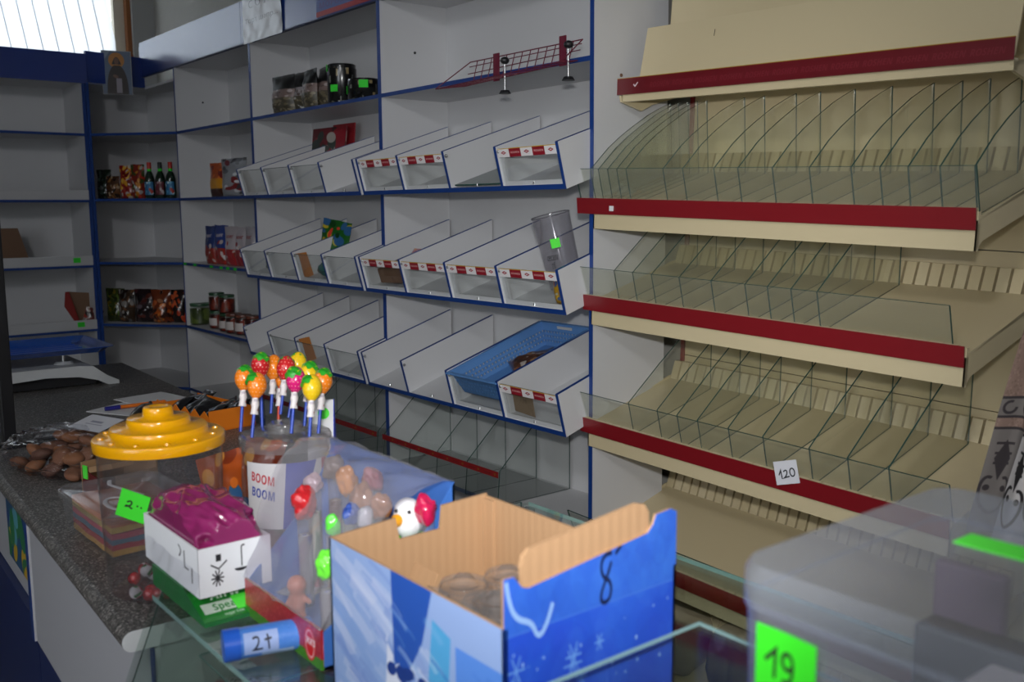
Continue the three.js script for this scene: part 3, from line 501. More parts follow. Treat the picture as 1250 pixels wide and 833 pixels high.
// window unit: cardboard piece, red box
{
  const x = -3.0;
  const a = on(2, 313, { X: x }), b = on(38, 313, { X: x });
  const w = a.z - b.z;
  const o = single('cardboard_flap', prism([[a.z, 1.268], [b.z, 1.268], [b.z + 0.045, 1.268 + 0.165], [a.z + 0.02, 1.268 + 0.165]], 'x', x - 0.02, x), M.kraftDark, 'dark brown cardboard piece standing on a shelf below the window', 'cardboard'); void o; void w;
  const t = thing('red_box', 'open red and brown cardboard display box tipped against the blue post', 'box', [-3.0, 0.985, on(92, 388, { X: -3.0 }).z]);
  const rd = std(rgb(0.26, 0.02, 0.015), 0.5);
  part(t, 'front_panel', prism([[0.045, 0.165], [0.052, 0.10], [-0.005, 0.0], [-0.015, 0.0], [0.03, 0.165]], 'x', 0.035, 0.04), rd); part(t, 'side_panel', prism([[0.03, 0.165], [-0.015, 0.0], [-0.075, 0.0], [-0.06, 0.155]], 'x', 0.02, 0.025), M.kraftDark); part(t, 'box_base', bx(-0.02, 0, -0.075, 0.04, 0.004, 0.0), M.kraftDark);
  const pk = pouchGeo(0.075, 0.09, 0.03, 51); const m = single('foil_packet', pk, shiny(print(64, 64, '#5a1a14', { blobs: [[20, ['#8a8078', '#2a1410', '#a03020', '#c8c0b8'], 0.14, 0, 1]] })), 'dark red foil packet lying in front of the open red box', 'packet'); const pp = on(108, 389, { X: -2.93 }); m.position.set(-2.93, 0.987, pp.z); m.rotation.set(0, 1.4, -0.35);
}
// things in the bins
{
  const fl = (y, z) => y + floorAt(z) + 0.002;
  const lump = (label, name, cat, cx, row, z, s, mat, seed, turn = 0) => { const g = new THREE.SphereGeometry(1, 24, 18), p = g.attributes.position; for (let i = 0; i < p.count; i++) { const v = new THREE.Vector3().fromBufferAttribute(p, i), k = 1 + 0.25 * noise.noise(v.x * 2 + seed, v.y * 2, v.z * 2) + 0.08 * noise.noise(v.x * 7, v.y * 7 + seed, v.z * 7); p.setXYZ(i, v.x * k * s[0], v.y * k * s[1], v.z * k * s[2]); } g.computeVertexNormals(); const m = single(name, g, mat, label, cat); m.position.set(cx, fl(row, z) + s[1] * 0.86, z); m.rotation.y = turn; return m; };
  const dg = phy(rgb(0.01, 0.06, 0.02), 0.3);
  lump('dark green foil bundle in the first glass-fronted bin', 'foil_bundle', 'bundle', -1.60, ROW.r2, 0.02, [0.05, 0.024, 0.03], dg, 1);
  lump('small green foil bundle beside the orange insert', 'foil_bundle', 'bundle', -1.36, ROW.r2, 0.03, [0.026, 0.018, 0.02], phy(rgb(0.01, 0.13, 0.03), 0.3), 2);
  lump('teal plastic bag in the bin with the orange insert', 'plastic_bag', 'bag', -1.20, ROW.r2, 0.02, [0.055, 0.024, 0.035], phy(rgb(0.02, 0.14, 0.12), 0.25), 3);
  const tp = print(64, 96, '#1a5a1c', { seed: 9, blobs: [[24, ['#2a8a2a', '#0f3a14', '#b8a020', '#c83a2a', '#2a5a8a'], 0.13, 0, 1]] });
  const R = rectZ(390, 268, 413, 330, -0.04); const m = single('toy_pack', pouchGeo(R.w, 0.155, 0.03, 61, 0.2), shiny(tp), 'bright green and yellow toy pack sticking up out of a bin', 'toy pack'); m.position.set(R.x, fl(ROW.r2, -0.05), -0.05); m.rotation.set(-0.1, 0.3, -0.12);
  // first bin of the clear-tumbler row: brown box and pink wrapper
  const b1 = single('brown_carton', (() => { const g = rb(-0.06, 0, -0.05, 0.06, 0.045, 0.05, 0.003); return g; })(), M.kraftDark, 'small brown carton lying in a bin with price strips', 'carton'); b1.position.set(-0.775, fl(ROW.r2, 0.0) + 0.008, 0.0); b1.rotation.set(0.31, 0.1, 0);
  const wrap = single('candy_wrapper', pouchGeo(0.05, 0.05, 0.02, 63), shiny(print(64, 64, '#c87890', { blobs: [[20, ['#e8c8d0', '#b04a70', '#60b0b8', '#e09040'], 0.14, 0, 1]] })), 'crumpled pink candy wrapper on the small brown carton', 'wrapper'); wrap.position.set(-0.735, fl(ROW.r2, 0.0) + 0.058, 0.005); wrap.rotation.set(-0.9, 0.2, 0.2);
  // clear tumbler
  const tum = thing('plastic_tumbler', 'tall clear plastic tumbler with handwriting and a torn green tag', 'tumbler', [-0.105, fl(ROW.r2, -0.02) - 0.001, -0.03]); tum.rotation.set(0.22, 0, 0.10);
  part(tum, 'wall', lathe([[0, 0.014], [0.040, 0.014], [0.046, 0.185], [0.0475, 0.187], [0.0465, 0.19], [0.045, 0.187]], 40), phy(rgb(0.74, 0.73, 0.76), 0.12, { transmission: 0.93, thickness: 0, ior: 1.45 }));
  part(tum, 'rim', (() => { const g = new THREE.TorusGeometry(0.0465, 0.0012, 8, 40); g.rotateX(Math.PI / 2); g.translate(0, 0.188, 0); return g; })(), M.clear);
  part(tum, 'green_tag', (() => { const g = new THREE.CylinderGeometry(0.0448, 0.0443, 0.022, 10, 1, true, 0.55, 0.5); g.translate(0, 0.125, 0); return g; })(), M.greenNote, 'torn green and white tag');
  const hand = canvasTex(256, 128, (g, w, h) => { g.clearRect(0, 0, w, h); g.strokeStyle = '#141414'; g.lineWidth = 6; g.font = 'italic 60px serif'; g.fillStyle = '#141414'; g.fillText('сесин', 30, 60); g.fillText('гб', 80, 115); });
  part(tum, 'handwriting', (() => { const g = new THREE.CylinderGeometry(0.0443, 0.0425, 0.045, 16, 1, true, 0.0, 0.95); g.translate(0, 0.085, 0); return g; })(), std(0xffffff, 0.6, { map: hand, transparent: true, alphaTest: 0.4 }), 'dark handwriting');
  const yp = single('candy_bag', pouchGeo(0.055, 0.075, 0.03, 64), shiny(print(64, 96, '#b88a18', { blobs: [[30, ['#e0b428', '#a83018', '#3a5a9a', '#c8c0b0', '#606070'], 0.13, 0, 1]] })), 'yellow bag of coloured sweets in the bin under the tumbler', 'candy bag'); yp.position.set(-0.035, fl(ROW.r2, 0.045), 0.045); yp.rotation.set(0.2, 0, 0);
  // blue basket lying on the slope
  const bk = thing('plastic_basket', 'light blue perforated plastic basket wedged in a bin', 'basket', [-0.333, fl(ROW.r3, -0.085) + 0.030, -0.085]); bk.rotation.x = Math.atan2(0.096, 0.299) + 0.02;
  const bm = phy(rgb(0.10, 0.24, 0.52), 0.4);
  const W = 0.098, Lb = 0.165, H = 0.062;
  part(bk, 'basket_floor', rb(-W * 0.86, 0, -Lb * 0.9, W * 0.86, 0.003, Lb * 0.9, 0.0012, 1), bm);
  // walls: rows of ribs with holes between them
  const wall = []; const fr = (t, y) => { const k = 0.86 + 0.14 * y; return [W * k, Lb * (0.9 + 0.1 * y)]; };
  const bandAt = (y0, y1) => { const [w0, l0] = fr(0, y0), [w1, l1] = fr(0, y1), c = [[-1, -1], [1, -1], [1, 1], [-1, 1]]; for (let k = 0; k < 4; k++) { const a = c[k], b = c[(k + 1) % 4]; const q = [[a[0] * w0, y0 * H, a[1] * l0], [b[0] * w0, y0 * H, b[1] * l0], [b[0] * w1, y1 * H, b[1] * l1], [a[0] * w1, y1 * H, a[1] * l1]]; const g = new THREE.BufferGeometry(); g.setAttribute('position', new THREE.Float32BufferAttribute([...q[0], ...q[1], ...q[2], ...q[0], ...q[2], ...q[3]], 3)); g.computeVertexNormals(); wall.push(uvBox(g)); } };
  for (const [y0, y1] of [[0, 0.2], [0.28, 0.4], [0.48, 0.6], [0.68, 1]]) bandAt(y0, y1);
  for (const [y0, y1] of [[0.2, 0.28], [0.4, 0.48], [0.6, 0.68]]) { const n = 26, [w, l] = fr(0, y0); for (let i = 0; i < n; i++) { const z = -l + (i + 0.5) / n * 2 * l; for (const s of [-1, 1]) wall.push(bx(s * w - 0.001, y0 * H - 0.001, z - 0.0034, s * w + 0.001, y1 * H + 0.001, z + 0.0034)); } for (let i = 0; i < 15; i++) { const x = -w + (i + 0.5) / 15 * 2 * w; for (const s of [-1, 1]) wall.push(bx(x - 0.0036, y0 * H - 0.001, s * l - 0.001, x + 0.0036, y1 * H + 0.001, s * l + 0.001)); } }
  part(bk, 'perforated_wall', merge(wall), bm);
  const rim = new THREE.Shape(); rim.moveTo(-W - 0.008, -Lb - 0.008); for (const [x, y] of [[W + 0.008, -Lb - 0.008], [W + 0.008, Lb + 0.008], [-W - 0.008, Lb + 0.008]]) rim.lineTo(x, y); const hole = new THREE.Path(); hole.moveTo(-W, -Lb); for (const [x, y] of [[-W, Lb], [W, Lb], [W, -Lb]]) hole.lineTo(x, y); rim.holes.push(hole);
  part(bk, 'rim', (() => { const g = new THREE.ExtrudeGeometry(rim, { depth: 0.003, bevelEnabled: true, bevelSize: 0.001, bevelThickness: 0.001, bevelSegments: 1 }); g.rotateX(Math.PI / 2); g.translate(0, H + 0.002, 0); return g; })(), bm);
  part(bk, 'handle_slot', bx(-0.03, H * 0.72, -Lb + 0.001, 0.03, H * 0.94, -Lb + 0.003), M.whiteDull, 'open handle slot showing white');
  const pkt = single('cookie_bag', pouchGeo(0.10, 0.13, 0.04, 71), shiny(print(96, 128, '#4a2c1e', { seed: 12, blobs: [[70, ['#6a4028', '#8a6848', '#301a12', '#a09890'], 0.07, 0, 1]] })), 'clear bag of brown biscuits lying in the blue basket', 'bag'); pkt.position.set(-0.345, fl(ROW.r3, -0.06) + 0.052, -0.045); pkt.rotation.set(-Math.PI / 2 + 0.33, 0, -0.5);
  const card = single('price_card', (() => { const g = new THREE.BoxGeometry(0.075, 0.062, 0.0015); g.translate(0, 0.031, 0); return g; })(), std(0xffffff, 0.8, { map: print(128, 96, '#8a7660', { text: [['116', 0.5, 0.5, 0.3, '#5a4838', 'italic ']] }) }), 'brown price card with 116 handwritten in pencil', 'card'); card.position.set(-0.175, fl(ROW.r3, 0.045) + 0.002, 0.048); card.rotation.set(0.25, 0, -0.08);
}
// maroon wire basket clamped on the upper shelf
{
  const o = thing('wire_basket', 'maroon wire basket with two black clamp feet hanging under the upper shelf edge', 'wire basket', [-0.25, 1.80, 0.03]);
  const w = [], r = 0.0012, x0 = -0.25, x1 = 0.238, zf = 0.045, zb = -0.015;
  const top0 = [x0 + 0.072, 0.072, zb], top1 = [x1 + 0.004, 0.072, zb], fl0 = [x0 + 0.066, 0.012, zb + 0.012], fl1 = [x1, 0.026, zb + 0.012];
  const at = (a, b, t) => a.map((v, i) => v + (b[i] - v) * t);
  const back0 = [x0, 0.008, zf], back1 = [x1, 0.02, zf];
  w.push(rod(top0, top1, r * 1.2), rod(fl0, fl1, r), rod(back0, back1, r), rod(at(fl0, top0, 0.5), at(fl1, top1, 0.5), r), rod(at(fl0, top0, 0.8), at(fl1, top1, 0.8), r), rod(fl0, back0, r), rod(fl1, back1, r), rod(back0, top0, r * 1.2), rod(back1, top1, r * 1.2));
  for (let i = 1; i < 14; i++) { const t = i / 14, a = at(top0, top1, t), b = at(fl0, fl1, t), c = at(back0, back1, t); w.push(rod(a, b, r, 6), rod(b, c, r, 6)); }
  part(o, 'wire_grid', merge(w.map((g) => uvBox(g))), M.maroon);
  for (const t of [0.30, 0.88]) { const b = at(fl0, fl1, t); part(o, 'mounting_plate', bx(b[0] - 0.012, b[1] - 0.004, b[2] - 0.004, b[0] + 0.010, b[1] + 0.062, b[2] - 0.001), M.maroon); }
  for (const t of [0.42, 0.96]) {
    const b = at(fl0, fl1, t), c = new THREE.CylinderGeometry(0.0025, 0.0025, 0.072, 10); c.translate(b[0], b[1] - 0.002, b[2] + 0.012); const k = part(o, 'clamp_screw', c, M.chrome);
    const foot = new THREE.CylinderGeometry(0.010, 0.015, 0.008, 20); foot.translate(b[0], b[1] - 0.038, b[2] + 0.012); part(k, 'clamp_foot', foot, M.black); const kn = new THREE.SphereGeometry(0.011, 16, 12); kn.scale(1, 0.8, 1); kn.translate(b[0], b[1] + 0.036, b[2] + 0.012); part(k, 'clamp_knob', kn, M.black);
  }
}
// fascia papers
{
  const ic = canvasTex(128, 192, (g, w, h) => {
    g.fillStyle = '#5a6a80'; g.fillRect(0, 0, w, h); g.fillStyle = '#7b8ca0'; g.beginPath(); g.moveTo(0, 60); g.lineTo(40, 0); g.lineTo(0, 0); g.fill();
    g.fillStyle = '#b5762c'; g.beginPath(); g.arc(64, 42, 34, 0, 7); g.fill(); g.fillStyle = '#1c1512'; g.beginPath(); g.moveTo(44, 60); g.quadraticCurveTo(64, -4, 84, 60); g.fill(); g.fillStyle = '#6b4a38'; g.beginPath(); g.ellipse(64, 46, 10, 15, 0, 0, 7); g.fill();
    g.fillStyle = '#241a18'; g.beginPath(); g.moveTo(20, 192); g.quadraticCurveTo(20, 90, 52, 64); g.lineTo(78, 64); g.quadraticCurveTo(112, 90, 112, 192); g.fill(); g.fillStyle = '#8d8790'; g.fillRect(60, 120, 24, 64); g.fillStyle = '#6b4a3c'; g.beginPath(); g.ellipse(58, 112, 12, 7, 0.4, 0, 7); g.fill();
    g.strokeStyle = '#9a9a9a'; g.lineWidth = 3; g.strokeRect(1, 1, w - 2, h - 2);
  });
  const a = on(123, 62, { X: -2.91 }), b = on(158, 62, { X: -2.91 }), c = on(124, 116, { X: -2.91 });
  const m = single('icon_picture', sheet(a.z - b.z, a.y - c.y, 0.003), std(0xffffff, 0.4, { map: ic }), 'small picture of a dark-robed haloed figure hung on the blue fascia', 'picture'); m.position.set(-2.905, (a.y + c.y) / 2 + 0.005, (a.z + b.z) / 2); m.rotation.y = Math.PI / 2 - 0.26;
  const p0 = on(298, 30, { Z: 0.004 }), p1 = on(345.5, 30, { Z: 0.004 });
  const sv = canvasTex(256, 256, (g, w, h) => { g.fillStyle = '#c3c3c6'; g.fillRect(0, 0, w, h); g.fillStyle = '#4c4c50'; g.font = '54px sans-serif'; g.fillText('С О І', 40, 70); g.font = '38px sans-serif'; g.fillStyle = '#3a3a3e'; g.fillText('Торт шапр...', 16, 150); });
  const pg = new THREE.PlaneGeometry(p1.x - p0.x, 0.162, 20, 20), pp = pg.attributes.position; for (let i = 0; i < pp.count; i++) pp.setZ(i, 0.0035 * noise.noise(pp.getX(i) * 26, pp.getY(i) * 26, 3) + 0.003); pg.computeVertexNormals();
  const ps = single('paper_sign', pg, phy(0xffffff, 0.3, { map: sv, clearcoat: 0.6, clearcoatRoughness: 0.2, side: THREE.DoubleSide }), 'wrinkled silvery paper sign with dark lettering on the blue fascia', 'sign'); ps.position.set((p0.x + p1.x) / 2, 2.179, 0.005);
  const s0 = on(386, 14, { Z: 0.004 }), s1 = on(452, 2, { Z: 0.004 });
  const sp = single('fascia_sticker', sheet(s1.x - s0.x, 0.05, 0.001), std(0xffffff, 0.4, { map: canvasTex(256, 64, (g, w, h) => { g.fillStyle = '#4a5a9a'; g.fillRect(0, 0, w, h); g.fillStyle = '#a01c24'; g.fillRect(0, 44, w, 20); g.fillStyle = '#5a4a80'; g.font = 'bold 34px sans-serif'; g.fillText('МОРОЗИВО', 14, 34); }) }), 'faded sticker with a red stripe on the blue fascia', 'sticker'); sp.position.set((s0.x + s1.x) / 2, 2.107 + 0.027, 0.0035);
}
// ------------------------------------------------------------------ granite counter
// rings of a rounded rectangle joined level by level: [y, half width, half depth, corner]
function shell(levels, capBottom, capTop, n = 6) {
  const ring = ([y, a, b, r]) => { const out = []; for (const [sx, sz, a0] of [[1, 1, 0], [-1, 1, 1], [-1, -1, 2], [1, -1, 3]]) for (let k = 0; k <= n; k++) { const t = (a0 + k / n) * Math.PI / 2; out.push([sx * (a - r) + r * Math.cos(t), y, sz * (b - r) + r * Math.sin(t)]); } return out; };
  const rings = levels.map(ring), m = rings[0].length, pos = rings.flat(2), idx = [];
  for (let j = 0; j + 1 < rings.length; j++) for (let i = 0; i < m; i++) { const a = j * m + i, b = j * m + (i + 1) % m, c = a + m, d = b + m; idx.push(a, c, b, b, c, d); }
  const cap = (j, up) => { const c = pos.length / 3; pos.push(0, levels[j][0], 0); for (let i = 0; i < m; i++) { const a = j * m + i, b = j * m + (i + 1) % m; up ? idx.push(c, b, a) : idx.push(c, a, b); } };
  if (capBottom) cap(0, false); if (capTop) cap(levels.length - 1, true);
  const g = new THREE.BufferGeometry(); g.setAttribute('position', new THREE.Float32BufferAttribute(pos, 3)); g.setIndex(idx); return uvBox(toCreasedNormals(g, 0.7));
}
const granite = (() => {
  const t = canvasTex(512, 512, (g, w, h) => { const r = rng(77), im = g.createImageData(w, h); for (let i = 0; i < w * h; i++) { const b = 78 + (r() - 0.5) * 22; im.data.set([b * 1.04, b, b * 0.97, 255], i * 4); } g.putImageData(im, 0, 0); for (let i = 0; i < 15000; i++) { const c = r(), v = c < 0.45 ? 28 + r() * 22 : c < 0.8 ? 100 + r() * 40 : 150 + r() * 45; g.fillStyle = `rgba(${v * 1.03},${v},${v * 0.97},0.85)`; const s = 1.2 + r() * 2.6; g.beginPath(); g.ellipse(r() * w, r() * h, s, s * (0.5 + r() * 0.6), r() * 3, 0, 7); g.fill(); } }, 4);
  return phy(0xffffff, 0.45, { map: t, clearcoat: 0.15, clearcoatRoughness: 0.35 });
})();
const CT = 1.0;
{
  const o = thing('granite_counter', 'long counter with a speckled grey granite-look top and pale grey front', 'counter', [0.477, 0, 1.209], -0.0378);
  const prof = [[0, 0.986]]; for (let k = 0; k <= 6; k++) { const a = -Math.PI / 2 + k / 6 * Math.PI; void a; }
  const P = []; for (let k = 0; k <= 8; k++) { const a = -Math.PI / 2 + k / 8 * Math.PI; P.push([-0.013 + 0.013 * Math.cos(a), 0.987 + 0.013 * Math.sin(a)]); } P.push([-0.585, 1.0], [-0.585, 0.974]); void prof;
  part(o, 'countertop', prism(P, 'x', -1.735, -0.0012), granite, 'speckled grey granite-look slab');
  part(o, 'countertop', prism(P, 'x', -2.2, -1.739), granite, 'speckled grey granite-look slab');
  part(o, 'end_cap', prism(P, 'x', -0.0012, 0), M.paper, 'white end of the slab');
  const pan = std(rgb(0.43, 0.43, 0.46), 0.55);
  part(o, 'front_panel', bx(-0.79, 0.690, -0.05, -0.006, 0.974, -0.038), pan);
  part(o, 'kick_board', bx(-0.79, 0.02, -0.052, -0.006, 0.688, -0.040), M.navy, 'deep blue lower front');
  const e = part(o, 'end_panel', bx(-0.018, 0.02, -0.56, -0.004, 0.974, -0.038), M.whiteDull); part(e, 'edge_band', bx(-0.018, 0.02, -0.038, -0.003, 0.974, -0.0365), M.blue, 'blue edge band');
  const sc = new THREE.CylinderGeometry(0.006, 0.006, 0.002, 14); sc.rotateZ(Math.PI / 2); sc.translate(-0.003, 0.905, -0.08); part(e, 'screw_cap', sc, M.chrome);
  const d = part(o, 'divider_panel', bx(-0.812, 0.69, -0.50, -0.792, 0.974, -0.034), M.whiteDull); part(d, 'edge_band', bx(-0.812, 0.69, -0.034, -0.792, 0.974, -0.0325), M.blue, 'blue edge band');
  part(o, 'front_panel', bx(-2.2, 0.725, -0.066, -0.812, 0.974, -0.054), pan); part(o, 'kick_board', bx(-2.2, 0.02, -0.066, -0.792, 0.723, -0.040), M.navy, 'deep blue lower front');
  part(o, 'front_poster', (() => { const g = new THREE.BoxGeometry(0.3, 0.2, 0.001); g.translate(-0.985, 0.86, -0.0532); return g; })(), std(0xffffff, 0.5, { map: print(128, 96, '#20507a', { seed: 3, blobs: [[30, ['#2a7a4a', '#c8a020', '#18407a', '#5aa0b0'], 0.12, 0, 1]] }) }), 'blue, green and yellow printed poster');
  part(o, 'back_frame', merge([bx(-2.2, 0.02, -0.56, -2.18, 0.974, -0.066), bx(-1.5, 0.02, -0.56, -1.48, 0.974, -0.066)]), M.whiteDull);
}
// weighing scale
{
  const o = thing('weighing_scale', 'pale weighing scale with a blue tray standing on the counter', 'scale', [-1.30, CT, 0.67]);
  const pale = phy(rgb(0.55, 0.56, 0.56), 0.35);
  const arch = [[0, 0], [0.03, 0.0], [0.06, 0.016], [0.11, 0.030], [0.2, 0.036], [0.30, 0.030], [0.35, 0.010], [0.37, 0], [0.40, 0], [0.40, 0.02], [0.36, 0.05], [0.29, 0.062], [0.11, 0.062], [0.07, 0.058], [0.03, 0.025], [0.0, 0.010]];
  part(o, 'housing', prism(arch, 'x', -0.30, 0), pale); part(o, 'housing_floor', bx(-0.28, 0.004, 0.06, -0.02, 0.03, 0.34), M.black);
  const st = new THREE.CylinderGeometry(0.02, 0.028, 0.008, 24); st.translate(-0.08, 0.066, 0.13); part(o, 'post_collar', st, pale); const st2 = new THREE.CylinderGeometry(0.007, 0.007, 0.03, 14); st2.translate(-0.08, 0.082, 0.13); part(o, 'tray_post', st2, M.chrome);
  const tray = phy(rgb(0.01, 0.07, 0.36), 0.18, { clearcoat: 0.7, clearcoatRoughness: 0.1 }), tg = shell([[0.0, 0.13, 0.19, 0.02], [0.0, 0.14, 0.2, 0.02], [0.016, 0.158, 0.22, 0.025], [0.018, 0.165, 0.228, 0.028], [0.016, 0.165, 0.228, 0.028]], true, false); tg.translate(-0.15, 0.096, 0.235);
  const tm = part(o, 'tray', tg, tray, 'glossy blue plastic tray'); const ribs = []; for (let i = 0; i < 7; i++) ribs.push(bx(-0.27 + i * 0.04, 0.096, 0.06, -0.262 + i * 0.04, 0.099, 0.41)); part(tm, 'tray_rib', merge(ribs), tray);
  part(o, 'foot', (() => { const g = new THREE.CylinderGeometry(0.012, 0.014, 0.012, 16); g.translate(-0.04, 0.006, 0.03); return g; })(), M.black);
}
// black stand
{
  const b = on(12, 548, { Y: CT }), o = thing('black_stand', 'black metal stand with an upright bar on the granite counter', 'stand', [b.x, CT, b.z]);
  part(o, 'upright', rb(-0.013, 0, -0.013, 0.013, 0.62, 0.013, 0.003), M.black); part(o, 'foot_bar', rb(-0.012, 0, -0.26, 0.012, 0.012, 0.03, 0.004), M.black); part(o, 'foot_bar', rb(-0.30, 0, -0.012, 0.012, 0.012, 0.012, 0.004), M.black); part(o, 'cross_bar', rb(-0.30, 0.60, -0.012, 0.012, 0.62, 0.012, 0.004), M.black);
}
// bag of biscuits, red carton, paper and pen
{
  const c = on(92, 572, { Y: CT }), o = thing('biscuit_bag', 'clear bag of reddish brown biscuits lying on the granite counter', 'bag', [c.x, CT, c.z], 0.35);
  const r = rng(5), bis = [std(rgb(0.22, 0.09, 0.045), 0.7), std(rgb(0.30, 0.12, 0.05), 0.7), std(rgb(0.16, 0.07, 0.045), 0.7)];
  for (let i = 0; i < 40; i++) { const g = new THREE.SphereGeometry(1, 14, 10), p = g.attributes.position; for (let k = 0; k < p.count; k++) { const f = 1 + 0.18 * noise.noise(p.getX(k) * 3 + i, p.getY(k) * 3, p.getZ(k) * 3); p.setXYZ(k, p.getX(k) * 0.021 * f, p.getY(k) * 0.011 * f, p.getZ(k) * 0.018 * f); } g.computeVertexNormals(); const m = part(o, 'biscuit', g, bis[i % 3]); const layer = Math.floor(i / 16), q = i % 16; m.position.set((-0.085 + (q % 4) * 0.054) * (1 - 0.2 * layer) + (r() - 0.5) * 0.02, 0.014 + layer * 0.022, (-0.06 + Math.floor(q / 4) * 0.038) * (1 - 0.2 * layer) + (r() - 0.5) * 0.015); m.rotation.set((r() - 0.5) * 0.9, r() * 3, (r() - 0.5) * 0.9); }
  const g = new THREE.SphereGeometry(1, 90, 60), p = g.attributes.position; for (let k = 0; k < p.count; k++) { const v = new THREE.Vector3().fromBufferAttribute(p, k), f = 1 + 0.10 * noise.noise(v.x * 4, v.y * 4, v.z * 4) + 0.09 * noise.noise(v.x * 9, v.y * 8, v.z * 9) + 0.05 * noise.noise(v.x * 21, v.y * 17, v.z * 21); p.setXYZ(k, Math.sign(v.x) * Math.pow(Math.abs(v.x), 0.8) * 0.14 * f, Math.max(0.002, 0.038 + v.y * 0.045 * f), Math.sign(v.z) * Math.pow(Math.abs(v.z), 0.8) * 0.105 * f); } g.computeVertexNormals(); part(o, 'clear_wrap', g, M.film);
  part(o, 'paper_label', (() => { const q = new THREE.PlaneGeometry(0.10, 0.06, 6, 4); q.rotateX(-Math.PI / 2 + 0.25); q.translate(0.03, 0.088, -0.03); return q; })(), std(0xffffff, 0.7, { side: THREE.DoubleSide, map: print(128, 96, '#c4c4ca', { boxes: [[0.3, 0.35, 0.35, 0.12, '#8a8a98'], [0.25, 0.55, 0.5, 0.06, '#9a9aa6']] }) }), 'white paper label');
  const k = on(122, 598, { Y: CT }), rbx = thing('red_carton', 'small open brown and dark red carton with a green tag', 'carton', [k.x + 0.05, CT, k.z - 0.02], 0.25);
  const dr = std(rgb(0.12, 0.012, 0.015), 0.5); part(rbx, 'front', prism([[-0.045, 0], [0.06, 0], [0.06, 0.03], [-0.02, 0.042], [-0.045, 0.05]], 'z', 0.04, 0.043), dr); part(rbx, 'back', bx(-0.045, 0, -0.04, 0.06, 0.075, -0.037), M.kraft); part(rbx, 'side', bx(-0.048, 0, -0.04, -0.045, 0.06, 0.043), M.kraft); part(rbx, 'side', bx(0.057, 0, -0.04, 0.06, 0.05, 0.04), M.kraft); part(rbx, 'base', bx(-0.045, 0, -0.037, 0.057, 0.003, 0.04), dr); part(rbx, 'flap', prism([[-0.04, 0.05], [0.045, 0.07], [0.05, 0.062], [-0.03, 0.042]], 'z', 0.0, 0.04), M.kraft); part(rbx, 'price_tag', bx(-0.040, 0.032, 0.043, -0.026, 0.056, 0.0445), M.greenNote, 'small green tag');
  const pa = on(150, 506, { Y: CT }); const sh = single('paper_sheet', rb(-0.12, 0, -0.075, 0.12, 0.002, 0.075, 0.0008, 1), M.paper, 'white paper sheet under the orange pen', 'paper'); sh.position.set(pa.x - 0.02, CT, pa.z - 0.06); sh.rotation.y = 0.5;
  const pa2 = on(195, 496, { Y: CT }); const sh2 = single('paper_sheet', rb(-0.11, 0, -0.07, 0.11, 0.002, 0.07, 0.0008, 1), M.paper, 'white paper sheet beside the chocolate display box', 'paper'); sh2.position.set(pa2.x - 0.06, CT + 0.002, pa2.z - 0.02); sh2.rotation.y = 0.2;
  const a = on(128, 500, { Y: CT + 0.008 }), b = on(203, 490.5, { Y: CT + 0.008 }), dd = b.clone().sub(a), n = dd.length(), pn = thing('ballpoint_pen', 'orange ballpoint pen with a dark blue cap lying on paper', 'pen', [a.x, CT + 0.009, a.z]); pn.rotation.y = Math.atan2(-dd.z, dd.x);
  const cyl = (x0, x1, r0, r1) => { const g = new THREE.CylinderGeometry(r1, r0, x1 - x0, 14); g.rotateZ(-Math.PI / 2); g.translate((x0 + x1) / 2, 0, 0); return g; };
  part(pn, 'barrel', cyl(0.035, n * 0.97, 0.0048, 0.0045), std(rgb(0.75, 0.17, 0.01), 0.35)); part(pn, 'cap', cyl(0, 0.037, 0.0052, 0.0058), std(rgb(0.02, 0.02, 0.22), 0.35)); part(pn, 'tip', cyl(n * 0.97, n, 0.0045, 0.001), std(rgb(0.75, 0.17, 0.01), 0.35));
}
